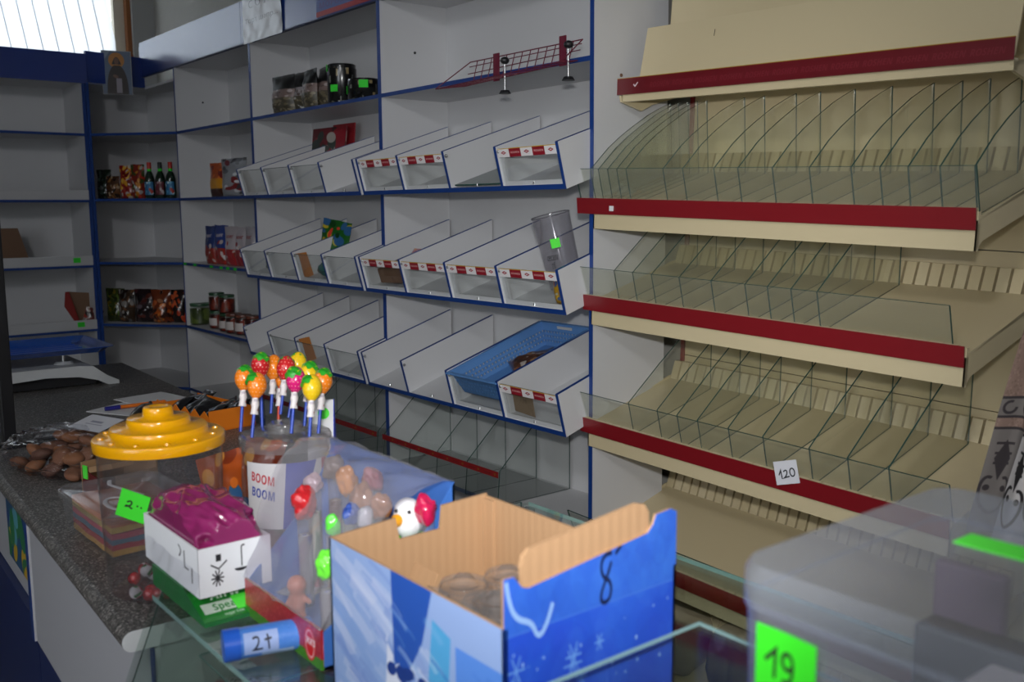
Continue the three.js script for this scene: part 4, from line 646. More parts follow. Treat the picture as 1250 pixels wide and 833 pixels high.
// glossy black mouse, box of chocolate bars
{
  const c = on(162, 527, { Y: CT }), o = thing('computer_mouse', 'glossy black computer mouse lying on the paper', 'mouse', [c.x - 0.03, CT + 0.003, c.z - 0.04], 0.9);
  const g = new THREE.SphereGeometry(1, 36, 22), p = g.attributes.position; for (let k = 0; k < p.count; k++) { const v = new THREE.Vector3().fromBufferAttribute(p, k); p.setXYZ(k, v.x * 0.036, Math.max(0, v.y * 0.052), v.z * 0.07); } g.computeVertexNormals(); part(o, 'shell', g, M.blackGloss);
  part(o, 'scroll_wheel', (() => { const q = new THREE.TorusGeometry(0.007, 0.003, 8, 18); q.rotateY(Math.PI / 2); q.translate(0, 0.042, -0.035); return q; })(), std(rgb(0.05, 0.05, 0.05), 0.6));
  part(o, 'cable', tube([[0, 0.006, -0.068], [-0.01, 0.006, -0.09], [-0.03, 0.005, -0.11], [-0.07, 0.005, -0.115]], 0.0025, 24, 8), M.black);
  const k = on(250, 512, { Y: CT }), d = thing('chocolate_box', 'orange zigzag-edged display box full of black wrapped bars', 'box', [k.x + 0.02, CT, k.z + 0.01], 0.15);
  const or = std(rgb(0.78, 0.2, 0.01), 0.45), zig = [[-0.13, 0]]; zig.push([0.13, 0]); for (let i = 0; i <= 12; i++) zig.push([0.13 - i * 0.26 / 12, 0.032 + (i % 2) * 0.016]); part(d, 'front', prism(zig, 'z', 0.058, 0.06), or); part(d, 'side', bx(-0.13, 0, -0.06, -0.128, 0.035, 0.06), or); part(d, 'side', bx(0.128, 0, -0.06, 0.13, 0.05, 0.06), or); part(d, 'box_base', bx(-0.13, 0, -0.06, 0.13, 0.002, 0.06), or); part(d, 'back', bx(-0.13, 0, -0.06, 0.13, 0.045, -0.058), or);
  for (let i = 0; i < 9; i++) { const m = single('chocolate_bar', pouchGeo(0.055, 0.078, 0.03, 80 + i), M.blackGloss, 'black glossy wrapped chocolate bar standing in the orange zigzag box', 'chocolate bar', 'black bars in the orange box'); const q = new THREE.Vector3(-0.105 + (i % 5) * 0.05, 0.004, -0.02 + Math.floor(i / 5) * 0.05).applyEuler(d.rotation).add(d.position); m.position.copy(q); m.rotation.set(-0.95, 0.15 + 0.5 * Math.sin(i * 2.1), 0.5 * Math.sin(i * 1.7), 'YXZ'); }
}
// clear tub of jelly belts
{
  const o = thing('plastic_tub', 'clear lidded tub of striped jelly sweets with white marker strokes', 'tub', [0.122, CT, 1.083], 0.03), H = 0.066, a = 0.118, b = 0.080;
  part(o, 'tub_wall', shell([[0.001, a * 0.84, b * 0.84, 0.02], [0.004, a * 0.87, b * 0.87, 0.024], [H, a * 0.97, b * 0.97, 0.028]], true, false), phy(rgb(0.88, 0.88, 0.90), 0.1, { transmission: 0.94, thickness: 0, ior: 1.45 }));
  const lid = part(o, 'tub_lid', shell([[H - 0.006, a * 1.0, b * 1.0, 0.03], [H + 0.002, a * 1.0, b * 1.0, 0.03], [H + 0.004, a * 0.97, b * 0.97, 0.028], [H + 0.001, a * 0.93, b * 0.93, 0.026]], false, true), phy(rgb(0.86, 0.86, 0.88), 0.14, { transmission: 0.92, thickness: 0, ior: 1.45 }));
  const wm = std(rgb(0.85, 0.85, 0.85), 0.6); const ring = []; for (let k = 0; k <= 24; k++) { const t = k / 24 * Math.PI * 2; ring.push([0.045 + 0.040 * Math.cos(t), H + 0.0022, 0.03 + 0.018 * Math.sin(t)]); }
  const flat = (g) => { g.translate(0, -H - 0.0022, 0); g.scale(1, 0.25, 1); g.translate(0, H + 0.0026, 0); return g; };
  part(lid, 'marker_stroke', flat(tube(ring, 0.0035, 50, 8)), wm, 'white marker ring'); part(lid, 'marker_stroke', flat(tube([[-0.095, H + 0.002, 0.0], [-0.07, H + 0.002, 0.008], [-0.02, H + 0.002, -0.002], [0.02, H + 0.002, -0.012]], 0.0035, 30, 8)), wm, 'white marker stroke');
  const cols = [[0.75, 0.42, 0.06], [0.55, 0.03, 0.06], [0.10, 0.22, 0.32], [0.62, 0.10, 0.16], [0.72, 0.5, 0.12], [0.6, 0.2, 0.08]];
  for (let i = 0; i < 6; i++) { const g = new THREE.BoxGeometry(a * 1.55, 0.0085, b * 1.5, 24, 1, 12), p = g.attributes.position; for (let k = 0; k < p.count; k++) p.setY(k, p.getY(k) + 0.0035 * noise.noise(p.getX(k) * 18 + i, p.getZ(k) * 18, i * 3)); g.computeVertexNormals(); g.translate(0, 0.009 + i * 0.0088, 0); part(o, 'jelly_layer', g, phy(rgb(...cols[i]), 0.35)); }
}
// jar with the stepped yellow lid
const JAR = [0.359, CT, 1.112];
{
  const o = thing('candy_jar', 'clear plastic candy jar with a stepped yellow lid and green note', 'jar', JAR);
  const H = 0.200;
  part(o, 'jar_wall', lathe([[0, 0.002], [0.066, 0.002], [0.071, 0.006], [0.074, 0.02], [0.0785, 0.15], [0.079, H]], 64), phy(rgb(0.80, 0.79, 0.81), 0.05, { transmission: 0.97, thickness: 0, ior: 1.45 }));
  const L = part(o, 'lid', lathe([[0.080, H - 0.006], [0.0835, H - 0.005], [0.0838, H + 0.007], [0.081, H + 0.0095], [0.0625, H + 0.0105], [0.0618, H + 0.019], [0.060, H + 0.021], [0.0405, H + 0.0225], [0.0395, H + 0.031], [0.038, H + 0.033], [0.0195, H + 0.034], [0.0188, H + 0.0445], [0.017, H + 0.0465], [0.012, H + 0.0465], [0.010, H + 0.045], [0, H + 0.045]], 72), M.yellow, 'glossy yellow stepped lid');
  for (let i = 0; i < 12; i++) { const a = i / 12 * Math.PI * 2 + 0.2, g = new THREE.CylinderGeometry(0.0035, 0.004, 0.002, 12); g.translate(0.072 * Math.cos(a), H + 0.0108, 0.072 * Math.sin(a)); part(L, 'lid_knob', g, M.yellow); }
  const dirn = Math.atan2(CAM.x - JAR[0], CAM.z - JAR[2]);
  const nt = canvasTex(128, 128, (g, w, h) => { g.fillStyle = '#3de02a'; g.fillRect(0, 0, w, h); g.strokeStyle = '#141a10'; g.lineWidth = 7; g.lineCap = 'round'; g.beginPath(); g.moveTo(38, 52); g.bezierCurveTo(60, 30, 66, 70, 34, 74); g.bezierCurveTo(40, 60, 60, 80, 62, 76); g.stroke(); g.beginPath(); g.arc(82, 56, 3, 0, 7); g.arc(98, 58, 3, 0, 7); g.fill(); g.fillStyle = '#141a10'; g.fillRect(80, 54, 7, 7); g.fillRect(97, 56, 7, 7); });
  const ng = new THREE.BoxGeometry(0.038, 0.036, 0.0012); ng.rotateZ(-0.32); ng.translate(0, 0.136, 0.0815); ng.rotateY(dirn - 0.45); part(o, 'price_note', ng, std(0xffffff, 0.75, { map: nt }), 'bright green handwritten note');
}
// foil balls and the orange cup in the jar
{
  const base = on(180, 722, { Y: CT + 0.004 }), r = rng(9), foils = [shiny(print(32, 32, '#8a1a22', { blobs: [[8, ['#d0c8c8', '#c02a30'], 0.2, 0, 1]] }), 0.15), shiny(print(32, 32, '#b8b4b6', { seed: 3, blobs: [[8, ['#a01c26', '#3a6a3a'], 0.16, 0, 1]] }), 0.15)];
  const q = (px, py, y) => { const p = on(px, py, { Y: CT + y }); const dx = p.x - JAR[0], dz = p.z - JAR[2], l = Math.hypot(dx, dz); if (l > 0.056) { p.x = JAR[0] + dx / l * 0.056; p.z = JAR[2] + dz / l * 0.056; } return p; };
  [[164, 705], [166, 722], [172, 692], [180, 708], [184, 720], [192, 726], [176, 730], [198, 715], [168, 690], [188, 700], [203, 722], [209, 713]].forEach(([px, py], i) => { const g = new THREE.SphereGeometry(0.0088, 14, 10), p = g.attributes.position; for (let k = 0; k < p.count; k++) { const f = 1 + 0.1 * noise.noise(p.getX(k) * 300 + i, p.getY(k) * 300, p.getZ(k) * 300); p.setXYZ(k, p.getX(k) * f, p.getY(k) * f, p.getZ(k) * f); } g.computeVertexNormals(); const m = single('foil_candy', g, foils[i % 2], 'red and silver foil-wrapped candy ball in the yellow-lidded jar', 'candy', 'foil candy balls'); const s = q(px, py, 0.012); m.position.set(s.x, CT + 0.0105 + (i % 4 === 3 ? 0.014 : 0), s.z); m.rotation.set(r() * 3, r() * 3, 0); });
  const c = q(197, 705, 0.02); const cup = thing('orange_cup', 'small orange cup with a white inside in the yellow-lidded jar', 'cup', [c.x + 0.012, CT + 0.012, c.z - 0.022]); cup.rotation.set(0.25, 0, 0.15); part(cup, 'cup_wall', lathe([[0.014, 0.0], [0.0195, 0.003], [0.021, 0.024]], 30), std(rgb(0.75, 0.16, 0.01), 0.35)); part(cup, 'cup_lining', lathe([[0, 0.004], [0.0135, 0.004], [0.019, 0.007], [0.0205, 0.025], [0.0215, 0.0245]], 30), M.paper);
  void base;
}
// packets behind the jar
{
  const m = single('orange_packet', pouchGeo(0.075, 0.135, 0.03, 91), shiny(print(64, 96, '#a8480e', { blobs: [[12, ['#d86a14', '#7a2a0a', '#2a5a8a', '#e09a40'], 0.16, 0, 1]] })), 'orange foil snack packet leaning behind the yellow-lidded jar', 'packet'); m.position.set(0.215, CT, 0.955); m.rotation.set(-0.5, 0.9, 0.3, 'YXZ');
  const m2 = single('orange_packet', pouchGeo(0.07, 0.13, 0.03, 92), shiny(print(64, 96, '#8a3410', { blobs: [[12, ['#c85a1a', '#5a1a0a', '#d89a50'], 0.16, 0, 1]] })), 'dark orange snack packet beside the leaning orange one', 'packet'); m2.position.set(0.13, CT, 0.90); m2.rotation.set(-0.45, 0.9, -0.2, 'YXZ');
  const y = single('yellow_packet', pouchGeo(0.09, 0.12, 0.022, 93), shiny(print(64, 96, '#a88a14', { blobs: [[14, ['#c8a81e', '#8a6a10', '#a05018'], 0.16, 0, 1]] })), 'flat yellow packet lying between the tub and the jars', 'packet'); y.position.set(0.20, CT + 0.012, 1.01 - 0.09); y.rotation.set(-Math.PI / 2 + 0.12, 0, 0.6);
}
// lollipop jar
const LJ = [0.405, CT, 0.955];
{
  const o = thing('lollipop_jar', 'clear plastic jar with a shallow clear lid, stuck full of lollipops', 'jar', LJ);
  const H = 0.195;
  part(o, 'jar_wall', lathe([[0, 0.002], [0.056, 0.002], [0.060, 0.008], [0.061, 0.15], [0.058, 0.168], [0.060, 0.172], [0.057, 0.178], [0.057, H - 0.01]], 56), M.clear);
  const cl = phy(rgb(0.72, 0.71, 0.72), 0.12, { transmission: 0.88, thickness: 0, ior: 1.45 });
  part(o, 'lid', lathe([[0.0625, H - 0.016], [0.0635, H - 0.004], [0.062, H], [0.03, H + 0.003], [0.024, H + 0.004], [0.023, H + 0.014], [0.021, H + 0.0155], [0, H + 0.015]], 56), cl);
  const tex = canvasTex(512, 256, (g, w, h) => { g.fillStyle = '#c9c6c8'; g.fillRect(0, 0, w, h); g.save(); g.translate(110, 90); g.rotate(0.12); g.font = 'bold 50px sans-serif'; g.fillStyle = '#b02a34'; g.fillText('BOOM', -80, -10); g.fillStyle = '#2a3a96'; g.fillText('BOOM', -74, 48); g.restore(); g.fillStyle = '#24309a'; g.beginPath(); g.moveTo(250, 0); g.lineTo(430, 0); g.lineTo(300, 256); g.lineTo(220, 256); g.fill(); g.fillStyle = '#26222a'; g.font = 'bold 66px sans-serif'; g.fillText('ТОС', 330, 130); g.fillStyle = '#a03a50'; g.fillRect(470, 0, 42, 90); });
  const lg = new THREE.CylinderGeometry(0.0617, 0.0617, 0.09, 40, 1, true, 0.15, 2.0); lg.translate(0, 0.122, 0); part(o, 'paper_label', lg, std(0xffffff, 0.5, { map: tex, side: THREE.DoubleSide }), 'white label with red and blue lettering');
  // lollipops: head pixel, lid pixel where the stick goes in, depth
  const kinds = { o: [[0.85, 0.22, 0.01], 'orange'], r: [[0.55, 0.015, 0.02], 'red'], m: [[0.62, 0.01, 0.16], 'magenta'], y: [[0.80, 0.52, 0.01], 'yellow'] };
  const dotted = {}; for (const k in kinds) { const c = new THREE.Color().setRGB(...kinds[k][0]); dotted[k] = phy(0xffffff, 0.25, { clearcoat: 0.6, clearcoatRoughness: 0.15, map: canvasTex(128, 128, (g, w, h) => { g.fillStyle = '#' + c.getHexString(); g.fillRect(0, 0, w, h); g.fillStyle = k === 'y' ? '#f0d850' : '#f4c9b0'; for (let y = 0; y < 9; y++) for (let x = 0; x < 14; x++) { g.beginPath(); g.arc(x * 9.2 + (y % 2) * 4.6, 8 + y * 13, 1.5, 0, 7); g.fill(); } }) }); }
  const leaf = phy(0xffffff, 0.3, { clearcoat: 0.5, map: canvasTex(64, 64, (g, w, h) => { g.fillStyle = '#2a9a24'; g.fillRect(0, 0, w, h); g.fillStyle = '#b8c020'; for (let i = 0; i < 9; i++) g.fillRect((i * 17) % 60, (i * 23) % 56, 9, 4); g.fillStyle = '#1a7a20'; for (let i = 0; i < 12; i++) g.fillRect((i * 29) % 60, (i * 13) % 56, 4, 9); }) });
  const wrapM = std(0xffffff, 0.5, { map: print(32, 64, '#d8d2d2', { blobs: [[8, ['#c0404a', '#e8e0e0', '#b0a8b0'], 0.12, 0, 1]] }) }), stickB = std(rgb(0.015, 0.06, 0.42), 0.35), stickR = std(rgb(0.55, 0.05, 0.02), 0.35);
  const g0 = new THREE.SphereGeometry(1, 22, 18), gp = g0.attributes.position; for (let k = 0; k < gp.count; k++) { const y = gp.getY(k), s = y < 0 ? 1 - 0.30 * y * y : 1 - 0.12 * y * y, rr = 1 + 0.04 * noise.noise(gp.getX(k) * 5, y * 5, gp.getZ(k) * 5); gp.setXYZ(k, gp.getX(k) * s * rr * 0.0118, y * 0.0165, gp.getZ(k) * s * rr * 0.0118); } g0.computeVertexNormals();
  const leafG = (() => { const g = new THREE.SphereGeometry(1, 24, 8, 0, Math.PI * 2, 0, 1.15), p = g.attributes.position; for (let k = 0; k < p.count; k++) { const a = Math.atan2(p.getZ(k), p.getX(k)), y = p.getY(k), zz = y < 0.55 ? 0.12 * Math.sin(a * 7) : 0; p.setXYZ(k, p.getX(k) * 0.0123 * (1 - 0.12 * y * y), (y + zz) * 0.0172, p.getZ(k) * 0.0123 * (1 - 0.12 * y * y)); } g.computeVertexNormals(); return g; })();
  const tail = (() => { const g = new THREE.CylinderGeometry(0.0042, 0.0055, 0.026, 10, 6), p = g.attributes.position; for (let k = 0; k < p.count; k++) { const f = 1 + 0.45 * noise.noise(p.getX(k) * 500, p.getY(k) * 160, p.getZ(k) * 500); p.setX(k, p.getX(k) * f); p.setZ(k, p.getZ(k) * f); } g.computeVertexNormals(); return g; })();
  const L = [['o', 298, 462, 294, 522, 1.36, 'upright against the orange one beside it'], ['o', 313.5, 471, 308, 529, 1.315, 'standing lowest at the edge of the bunch'], ['r', 318, 446, 320, 520, 1.40, 'tipped between two orange ones'], ['o', 334, 449, 331, 500, 1.42, 'tall in the middle, without a leaf cap'], ['r', 349, 450, 343, 501, 1.385, 'with a wide leafy cap, tallest of the bunch'], ['m', 361, 464, 356, 524, 1.325, 'the only magenta one'], ['y', 377, 457, 372, 515, 1.37, 'behind the yellow one with the tied tail'], ['y', 381, 474, 378, 528, 1.30, 'with a yellow tied tail, lowest on its side'], ['o', 394, 466, 389, 524, 1.34, 'at the outer end of the bunch by the leaflet'], ['o', 341.5, 464, 340, 508, 1.43, 'small and half hidden on a red stick'], ['y', 363, 445, 353, 505, 1.42, 'hidden at the rear, mostly green cap']];
  L.forEach(([k, hx, hy, sx, sy, t, say], i) => {
    const head = deep(hx, hy, t), foot = deep(sx, sy, t - 0.01); foot.y = Math.max(foot.y, CT + H - 0.012);
    const up = head.clone().sub(foot), len = up.length(), lo = thing('lollipop', kinds[k][1] + ' strawberry-shaped lollipop, ' + say, 'lollipop', foot.toArray(), 0, 'lollipops in the clear jar');
    lo.quaternion.setFromUnitVectors(new THREE.Vector3(0, 1, 0), up.clone().normalize());
    const st = new THREE.CylinderGeometry(0.0022, 0.0022, len, 10); st.translate(0, len / 2 - 0.006, 0); part(lo, 'stick', st, i === 9 ? stickR : stickB);
    const tl = tail.clone(); tl.translate(0, len - 0.026, 0); part(lo, 'wrapper_tail', tl, wrapM); const s = i === 9 ? 0.65 : 1.12;
    const hd = g0.clone(); hd.scale(s, s * (i === 3 ? 1.05 : 1), s); hd.translate(0, len, 0); const H2 = part(lo, 'candy_head', hd, dotted[k]); if (i !== 3 && i !== 9) { const lf = leafG.clone(); lf.rotateX(i % 2 ? 0.5 : -0.1); lf.rotateZ(0.3 * Math.sin(i * 2)); lf.scale(1.12, 1.12, 1.12); lf.translate(0, len + 0.0005, 0); part(H2, 'leaf_cap', lf, leaf, 'green leaf-printed cap'); }
  });
  const lf = deep(405, 520, 1.52), le = thing('folded_leaflet', 'folded white and blue leaflet with a green sticker behind the lollipops', 'leaflet', [lf.x, CT, lf.z], 0.9);
  part(le, 'front_leaf', prism([[-0.02, 0.205], [-0.019, 0.205], [0.012, 0.0], [0.011, 0.0]], 'x', -0.04, 0.0), M.paper); part(le, 'rear_leaf', prism([[-0.02, 0.205], [-0.021, 0.205], [-0.05, 0], [-0.049, 0]], 'x', -0.04, 0.0), M.paper); part(le, 'blue_side', prism([[-0.0205, 0.206], [0.0125, 0], [-0.0505, 0]], 'x', 0.0, 0.0012), std(rgb(0.02, 0.05, 0.5), 0.45), 'deep blue side'); part(le, 'price_sticker', (() => { const g = new THREE.CylinderGeometry(0.009, 0.009, 0.0008, 20); g.rotateX(Math.PI / 2 - 0.15); g.translate(-0.015, 0.184, -0.0142); return g; })(), M.greenNote, 'round green sticker');
}
// ------------------------------------------------------------------ glass display case in front of the photographer
const GT = 1.05;
{
  const o = thing('glass_display_case', 'glass-topped display case with a sloping glass front beside the granite counter', 'display case', [0.5, 0, 0.6]), S = (g) => shift(g, 0.5, 0, 0.6);
  const gl = phy(rgb(0.88, 0.92, 0.90), 0.02, { transmission: 1, thickness: 0, ior: 1.5 });
  const tp = part(o, 'top_pane', S(bx(0.504, 1.044, 0.60, 1.78, 1.0495, 1.178)), gl); part(tp, 'pane_rim', S(merge([bx(0.504, 1.044, 1.178, 1.78, 1.0495, 1.1788), bx(0.504, 1.044, 0.5992, 1.78, 1.0495, 0.60)])), M.glassEdgeLight);
  const side = [[0.61, 1.05], [1.12, 1.05], [1.151, 1.083], [1.205, 0.948], [1.355, 0.56], [0.61, 0.56]];
  part(o, 'end_pane', S(prism(side, 'x', 0.496, 0.5)), [gl, M.glassEdge]); part(o, 'end_pane', S(prism(side, 'x', 1.78, 1.784)), [gl, M.glassEdge]);
  part(o, 'front_pane', S(prism([[1.176, 1.043], [1.180, 1.043], [1.372, 0.56], [1.368, 0.56]], 'x', 0.505, 1.78)), gl);
  const sh = part(o, 'inner_shelf', S(bx(0.506, 0.90, 0.66, 1.77, 0.905, 1.16)), gl); part(sh, 'pane_rim', S(bx(0.506, 0.90, 1.16, 1.77, 0.905, 1.1608)), M.glassEdgeLight);
  for (const x of [0.51, 1.74]) for (const z of [0.70, 1.10]) part(o, 'shelf_bracket', S(bx(x, 0.888, z, x + 0.02, 0.90, z + 0.02)), M.chrome);
  part(o, 'deck', S(bx(0.5, 0.54, 0.60, 1.784, 0.56, 1.38)), M.whiteDull); part(o, 'base_cabinet', S(bx(0.505, 0.08, 0.62, 1.78, 0.54, 1.36)), M.whiteDull); part(o, 'plinth', S(bx(0.52, 0, 0.64, 1.76, 0.08, 1.33)), M.navy);
  for (const x of [0.504, 1.76]) part(o, 'corner_post', S(bx(x, 0.56, 0.602, x + 0.018, 1.044, 0.616)), M.chrome);
}
// packets lying on the inner shelf
{
  const y = 0.9055;
  let p = on(268, 816, { Y: y + 0.01 }); let m = single('gum_packet', pouchGeo(0.09, 0.07, 0.02, 101), shiny(print(128, 96, '#c8c2c2', { seed: 7, blobs: [[10, ['#a02a2e', '#b84048', '#e0dada'], 0.12, 0, 0.7]], text: [['OpO', 0.35, 0.3, 0.26, '#1c1a1c']] })), 'white and red packet lettered in black inside the glass case', 'packet'); m.position.set(Math.max(0.57, p.x), y + 0.009, p.z + 0.02); m.rotation.set(-Math.PI / 2, 0, 0.9);
  p = on(300, 800, { Y: y }); m = single('gum_packet', pouchGeo(0.06, 0.08, 0.018, 102), shiny(print(64, 64, '#6a4a52', { blobs: [[14, ['#a08088', '#4a3a40', '#b03a40'], 0.13, 0, 1]] })), 'dull mauve packet in the glass case under the blue tube', 'packet'); m.position.set(Math.max(0.58, p.x), y + 0.009, p.z - 0.06); m.rotation.set(-Math.PI / 2, 0, 0.5);
  p = on(345, 812, { Y: y }); m = single('wafer_packet', pouchGeo(0.09, 0.16, 0.025, 103), shiny(print(96, 128, '#c07a10', { seed: 5, blobs: [[12, ['#d89a1e', '#b04a14', '#d8c8a0'], 0.14, 0, 1]], rows: [[0.42, 0.5, '#8a3a14'], [0.56, 0.6, '#d8a83a']] })), 'orange and yellow wafer packet inside the glass case', 'packet'); m.position.set(Math.max(0.66, p.x), y + 0.0125, p.z + 0.03); m.rotation.set(-Math.PI / 2, 0, -0.85);
  p = on(372, 826, { Y: y }); m = single('paper_carton', rb(-0.06, 0, -0.04, 0.06, 0.03, 0.04, 0.002), M.paper, 'plain white carton inside the glass case', 'carton'); m.position.set(p.x + 0.16, y, p.z - 0.0); m.rotation.y = 0.1;
  const cb = thing('clear_tray', 'small clear plastic tray standing empty in the glass case', 'tray', [0.60, y, 1.09]); part(cb, 'tray_wall', shell([[0.001, 0.055, 0.045, 0.006], [0.07, 0.06, 0.05, 0.007]], true, false), M.clear); part(cb, 'tray_rim', shell([[0.069, 0.0605, 0.0505, 0.007], [0.071, 0.0615, 0.0515, 0.007], [0.071, 0.0595, 0.0495, 0.007]], false, false), M.glassEdgeLight);
}
// green gum box, white box with pink plastic, blue tube
{
  const o = thing('gum_box', 'green chewing gum display box with a sloping lettered front', 'box', [0.47, GT, 1.094]), gr = std(rgb(0.015, 0.16, 0.04), 0.4);
  part(o, 'carton', prism([[0, 0], [0, 0.0255], [0.10, 0.0255], [0.166, 0.004], [0.166, 0]], 'z', 0, 0.072), gr);
  const tex = canvasTex(256, 192, (g, w, h) => { g.fillStyle = '#137a24'; g.fillRect(0, 0, w, h); g.fillStyle = '#0c4f1c'; g.fillRect(0, 0, w, 34); g.strokeStyle = '#1f9a34'; g.lineWidth = 6; g.beginPath(); g.moveTo(10, 70); g.lineTo(50, 40); g.lineTo(80, 60); g.stroke(); g.fillStyle = '#e8efe6'; g.font = 'italic bold 58px sans-serif'; g.fillText('Airw', 70, 92); g.fillStyle = '#c9d6c8'; g.fillRect(20, 104, 180, 50); g.fillStyle = '#1a7a2a'; g.font = 'bold 42px sans-serif'; g.fillText('Spear', 62, 144); g.fillStyle = '#d8e6d8'; g.font = '18px sans-serif'; g.fillText('sugar free', 90, 178); });
  const pg = new THREE.PlaneGeometry(0.071, 0.068); pg.rotateX(-Math.PI / 2 + 0.0); pg.rotateY(Math.PI / 2); pg.rotateZ(-Math.atan2(0.0215, 0.066)); pg.translate(0.133, 0.0154, 0.036); part(o, 'printed_front', pg, phy(0xffffff, 0.35, { map: tex, clearcoat: 0.3 }), 'green print with white lettering');
  part(o, 'price_tag', (() => { const g = bx(-0.012, 0, -0.016, 0.012, 0.0008, 0.016); g.rotateZ(-Math.atan2(0.0215, 0.066)); g.translate(0.145, 0.0118, 0.014); return g; })(), M.greenNote, 'bright green tag');
  const wr = new THREE.PlaneGeometry(0.17, 0.07, 18, 8), wp = wr.attributes.position; for (let i = 0; i < wp.count; i++) wp.setZ(i, 0.006 * noise.noise(wp.getX(i) * 40, wp.getY(i) * 40, 8)); wr.computeVertexNormals(); wr.rotateX(-0.35); wr.translate(0.085, 0.03, 0.088); part(o, 'clear_wrap', wr, M.film);
}
{
  const x0 = 0.440, x1 = 0.616, z0 = 1.078, z1 = 1.163, y0 = GT + 0.026, y1 = 1.132, o = thing('white_box', 'open white cardboard box with printed handling marks, full of pink plastic', 'box', [x0, y0, z0]), S = (g) => shift(g, x0, y0, z0), wh = std(rgb(0.80, 0.81, 0.84), 0.65), t = 0.0018;
  part(o, 'front_wall', S(bx(x0, y0, z1 - t, x1, y1, z1)), wh); part(o, 'back_wall', S(bx(x0, y0, z0, x1, y1, z0 + t)), wh); part(o, 'side_wall', S(bx(x0, y0, z0, x0 + t, y1, z1)), wh); part(o, 'side_wall', S(bx(x1 - t, y0, z0, x1, y1, z1)), wh); part(o, 'box_base', S(bx(x0, y0, z0, x1, y0 + t, z1)), wh);
  const ink = (draw, w, h) => std(0xffffff, 0.7, { map: canvasTex(256, 128, (g, W, H) => { g.fillStyle = '#ebecf0'; g.fillRect(0, 0, W, H); g.fillStyle = g.strokeStyle = '#1c1c20'; g.lineWidth = 4; draw(g); }) });
  const m1 = ink((g) => { g.fillRect(60, 22, 18, 18); g.beginPath(); g.moveTo(42, 46); g.lineTo(68, 60); g.lineTo(98, 42); g.stroke(); for (let i = 0; i < 10; i++) { const a = i / 10 * 6.28; g.beginPath(); g.moveTo(64, 84); g.lineTo(64 + 22 * Math.cos(a), 84 + 22 * Math.sin(a)); g.stroke(); } g.beginPath(); g.moveTo(150, 66); g.lineTo(150, 20); g.quadraticCurveTo(150, 8, 162, 12); g.stroke(); g.beginPath(); g.ellipse(146, 70, 22, 8, 0, 0, 3.2); g.fill(); });
  const m2 = ink((g) => { g.beginPath(); g.moveTo(170, 20); g.quadraticCurveTo(190, 30, 172, 50); g.moveTo(196, 26); g.lineTo(196, 70); g.lineTo(214, 70); g.moveTo(228, 60); g.lineTo(228, 100); g.stroke(); });
  const f1 = new THREE.PlaneGeometry(z1 - z0, y1 - y0); f1.rotateY(Math.PI / 2); f1.translate(x1 + 0.0004, (y0 + y1) / 2, (z0 + z1) / 2); part(o, 'printed_marks', S(f1), m1, 'black handling symbols'); const f2 = new THREE.PlaneGeometry(x1 - x0, y1 - y0); f2.translate((x0 + x1) / 2, (y0 + y1) / 2, z1 + 0.0004); part(o, 'printed_marks', S(f2), m2, 'black handling symbols');
  const g = new THREE.SphereGeometry(1, 110, 80), p = g.attributes.position; for (let k = 0; k < p.count; k++) { const v = new THREE.Vector3().fromBufferAttribute(p, k), rd = Math.abs(noise.noise(v.x * 2.4, v.y * 2.4, v.z * 2.4 + 3)) * 0.26 + Math.abs(noise.noise(v.x * 2 + v.z * 4, v.y * 2, v.z * 2)) * 0.06 + 0.015 * noise.noise(v.x * 8, v.y * 6, v.z * 8), f = 1.12 - rd * 1.45; p.setXYZ(k, THREE.MathUtils.clamp(v.x * 0.105 * f, -0.085, 0.085), v.y > 0 ? v.y * 0.046 * f : v.y * 0.045, THREE.MathUtils.clamp(v.z * 0.055 * f, -0.039, 0.039)); } g.computeVertexNormals();
  const pk = single('pink_plastic_bag', g, phy(rgb(0.27, 0.02, 0.12), 0.2, { clearcoat: 0.6, clearcoatRoughness: 0.12 }), 'crumpled pink plastic bag bulging out of the white box', 'plastic bag'); pk.position.set((x0 + x1) / 2, y0 + 0.048, (z0 + z1) / 2);
}
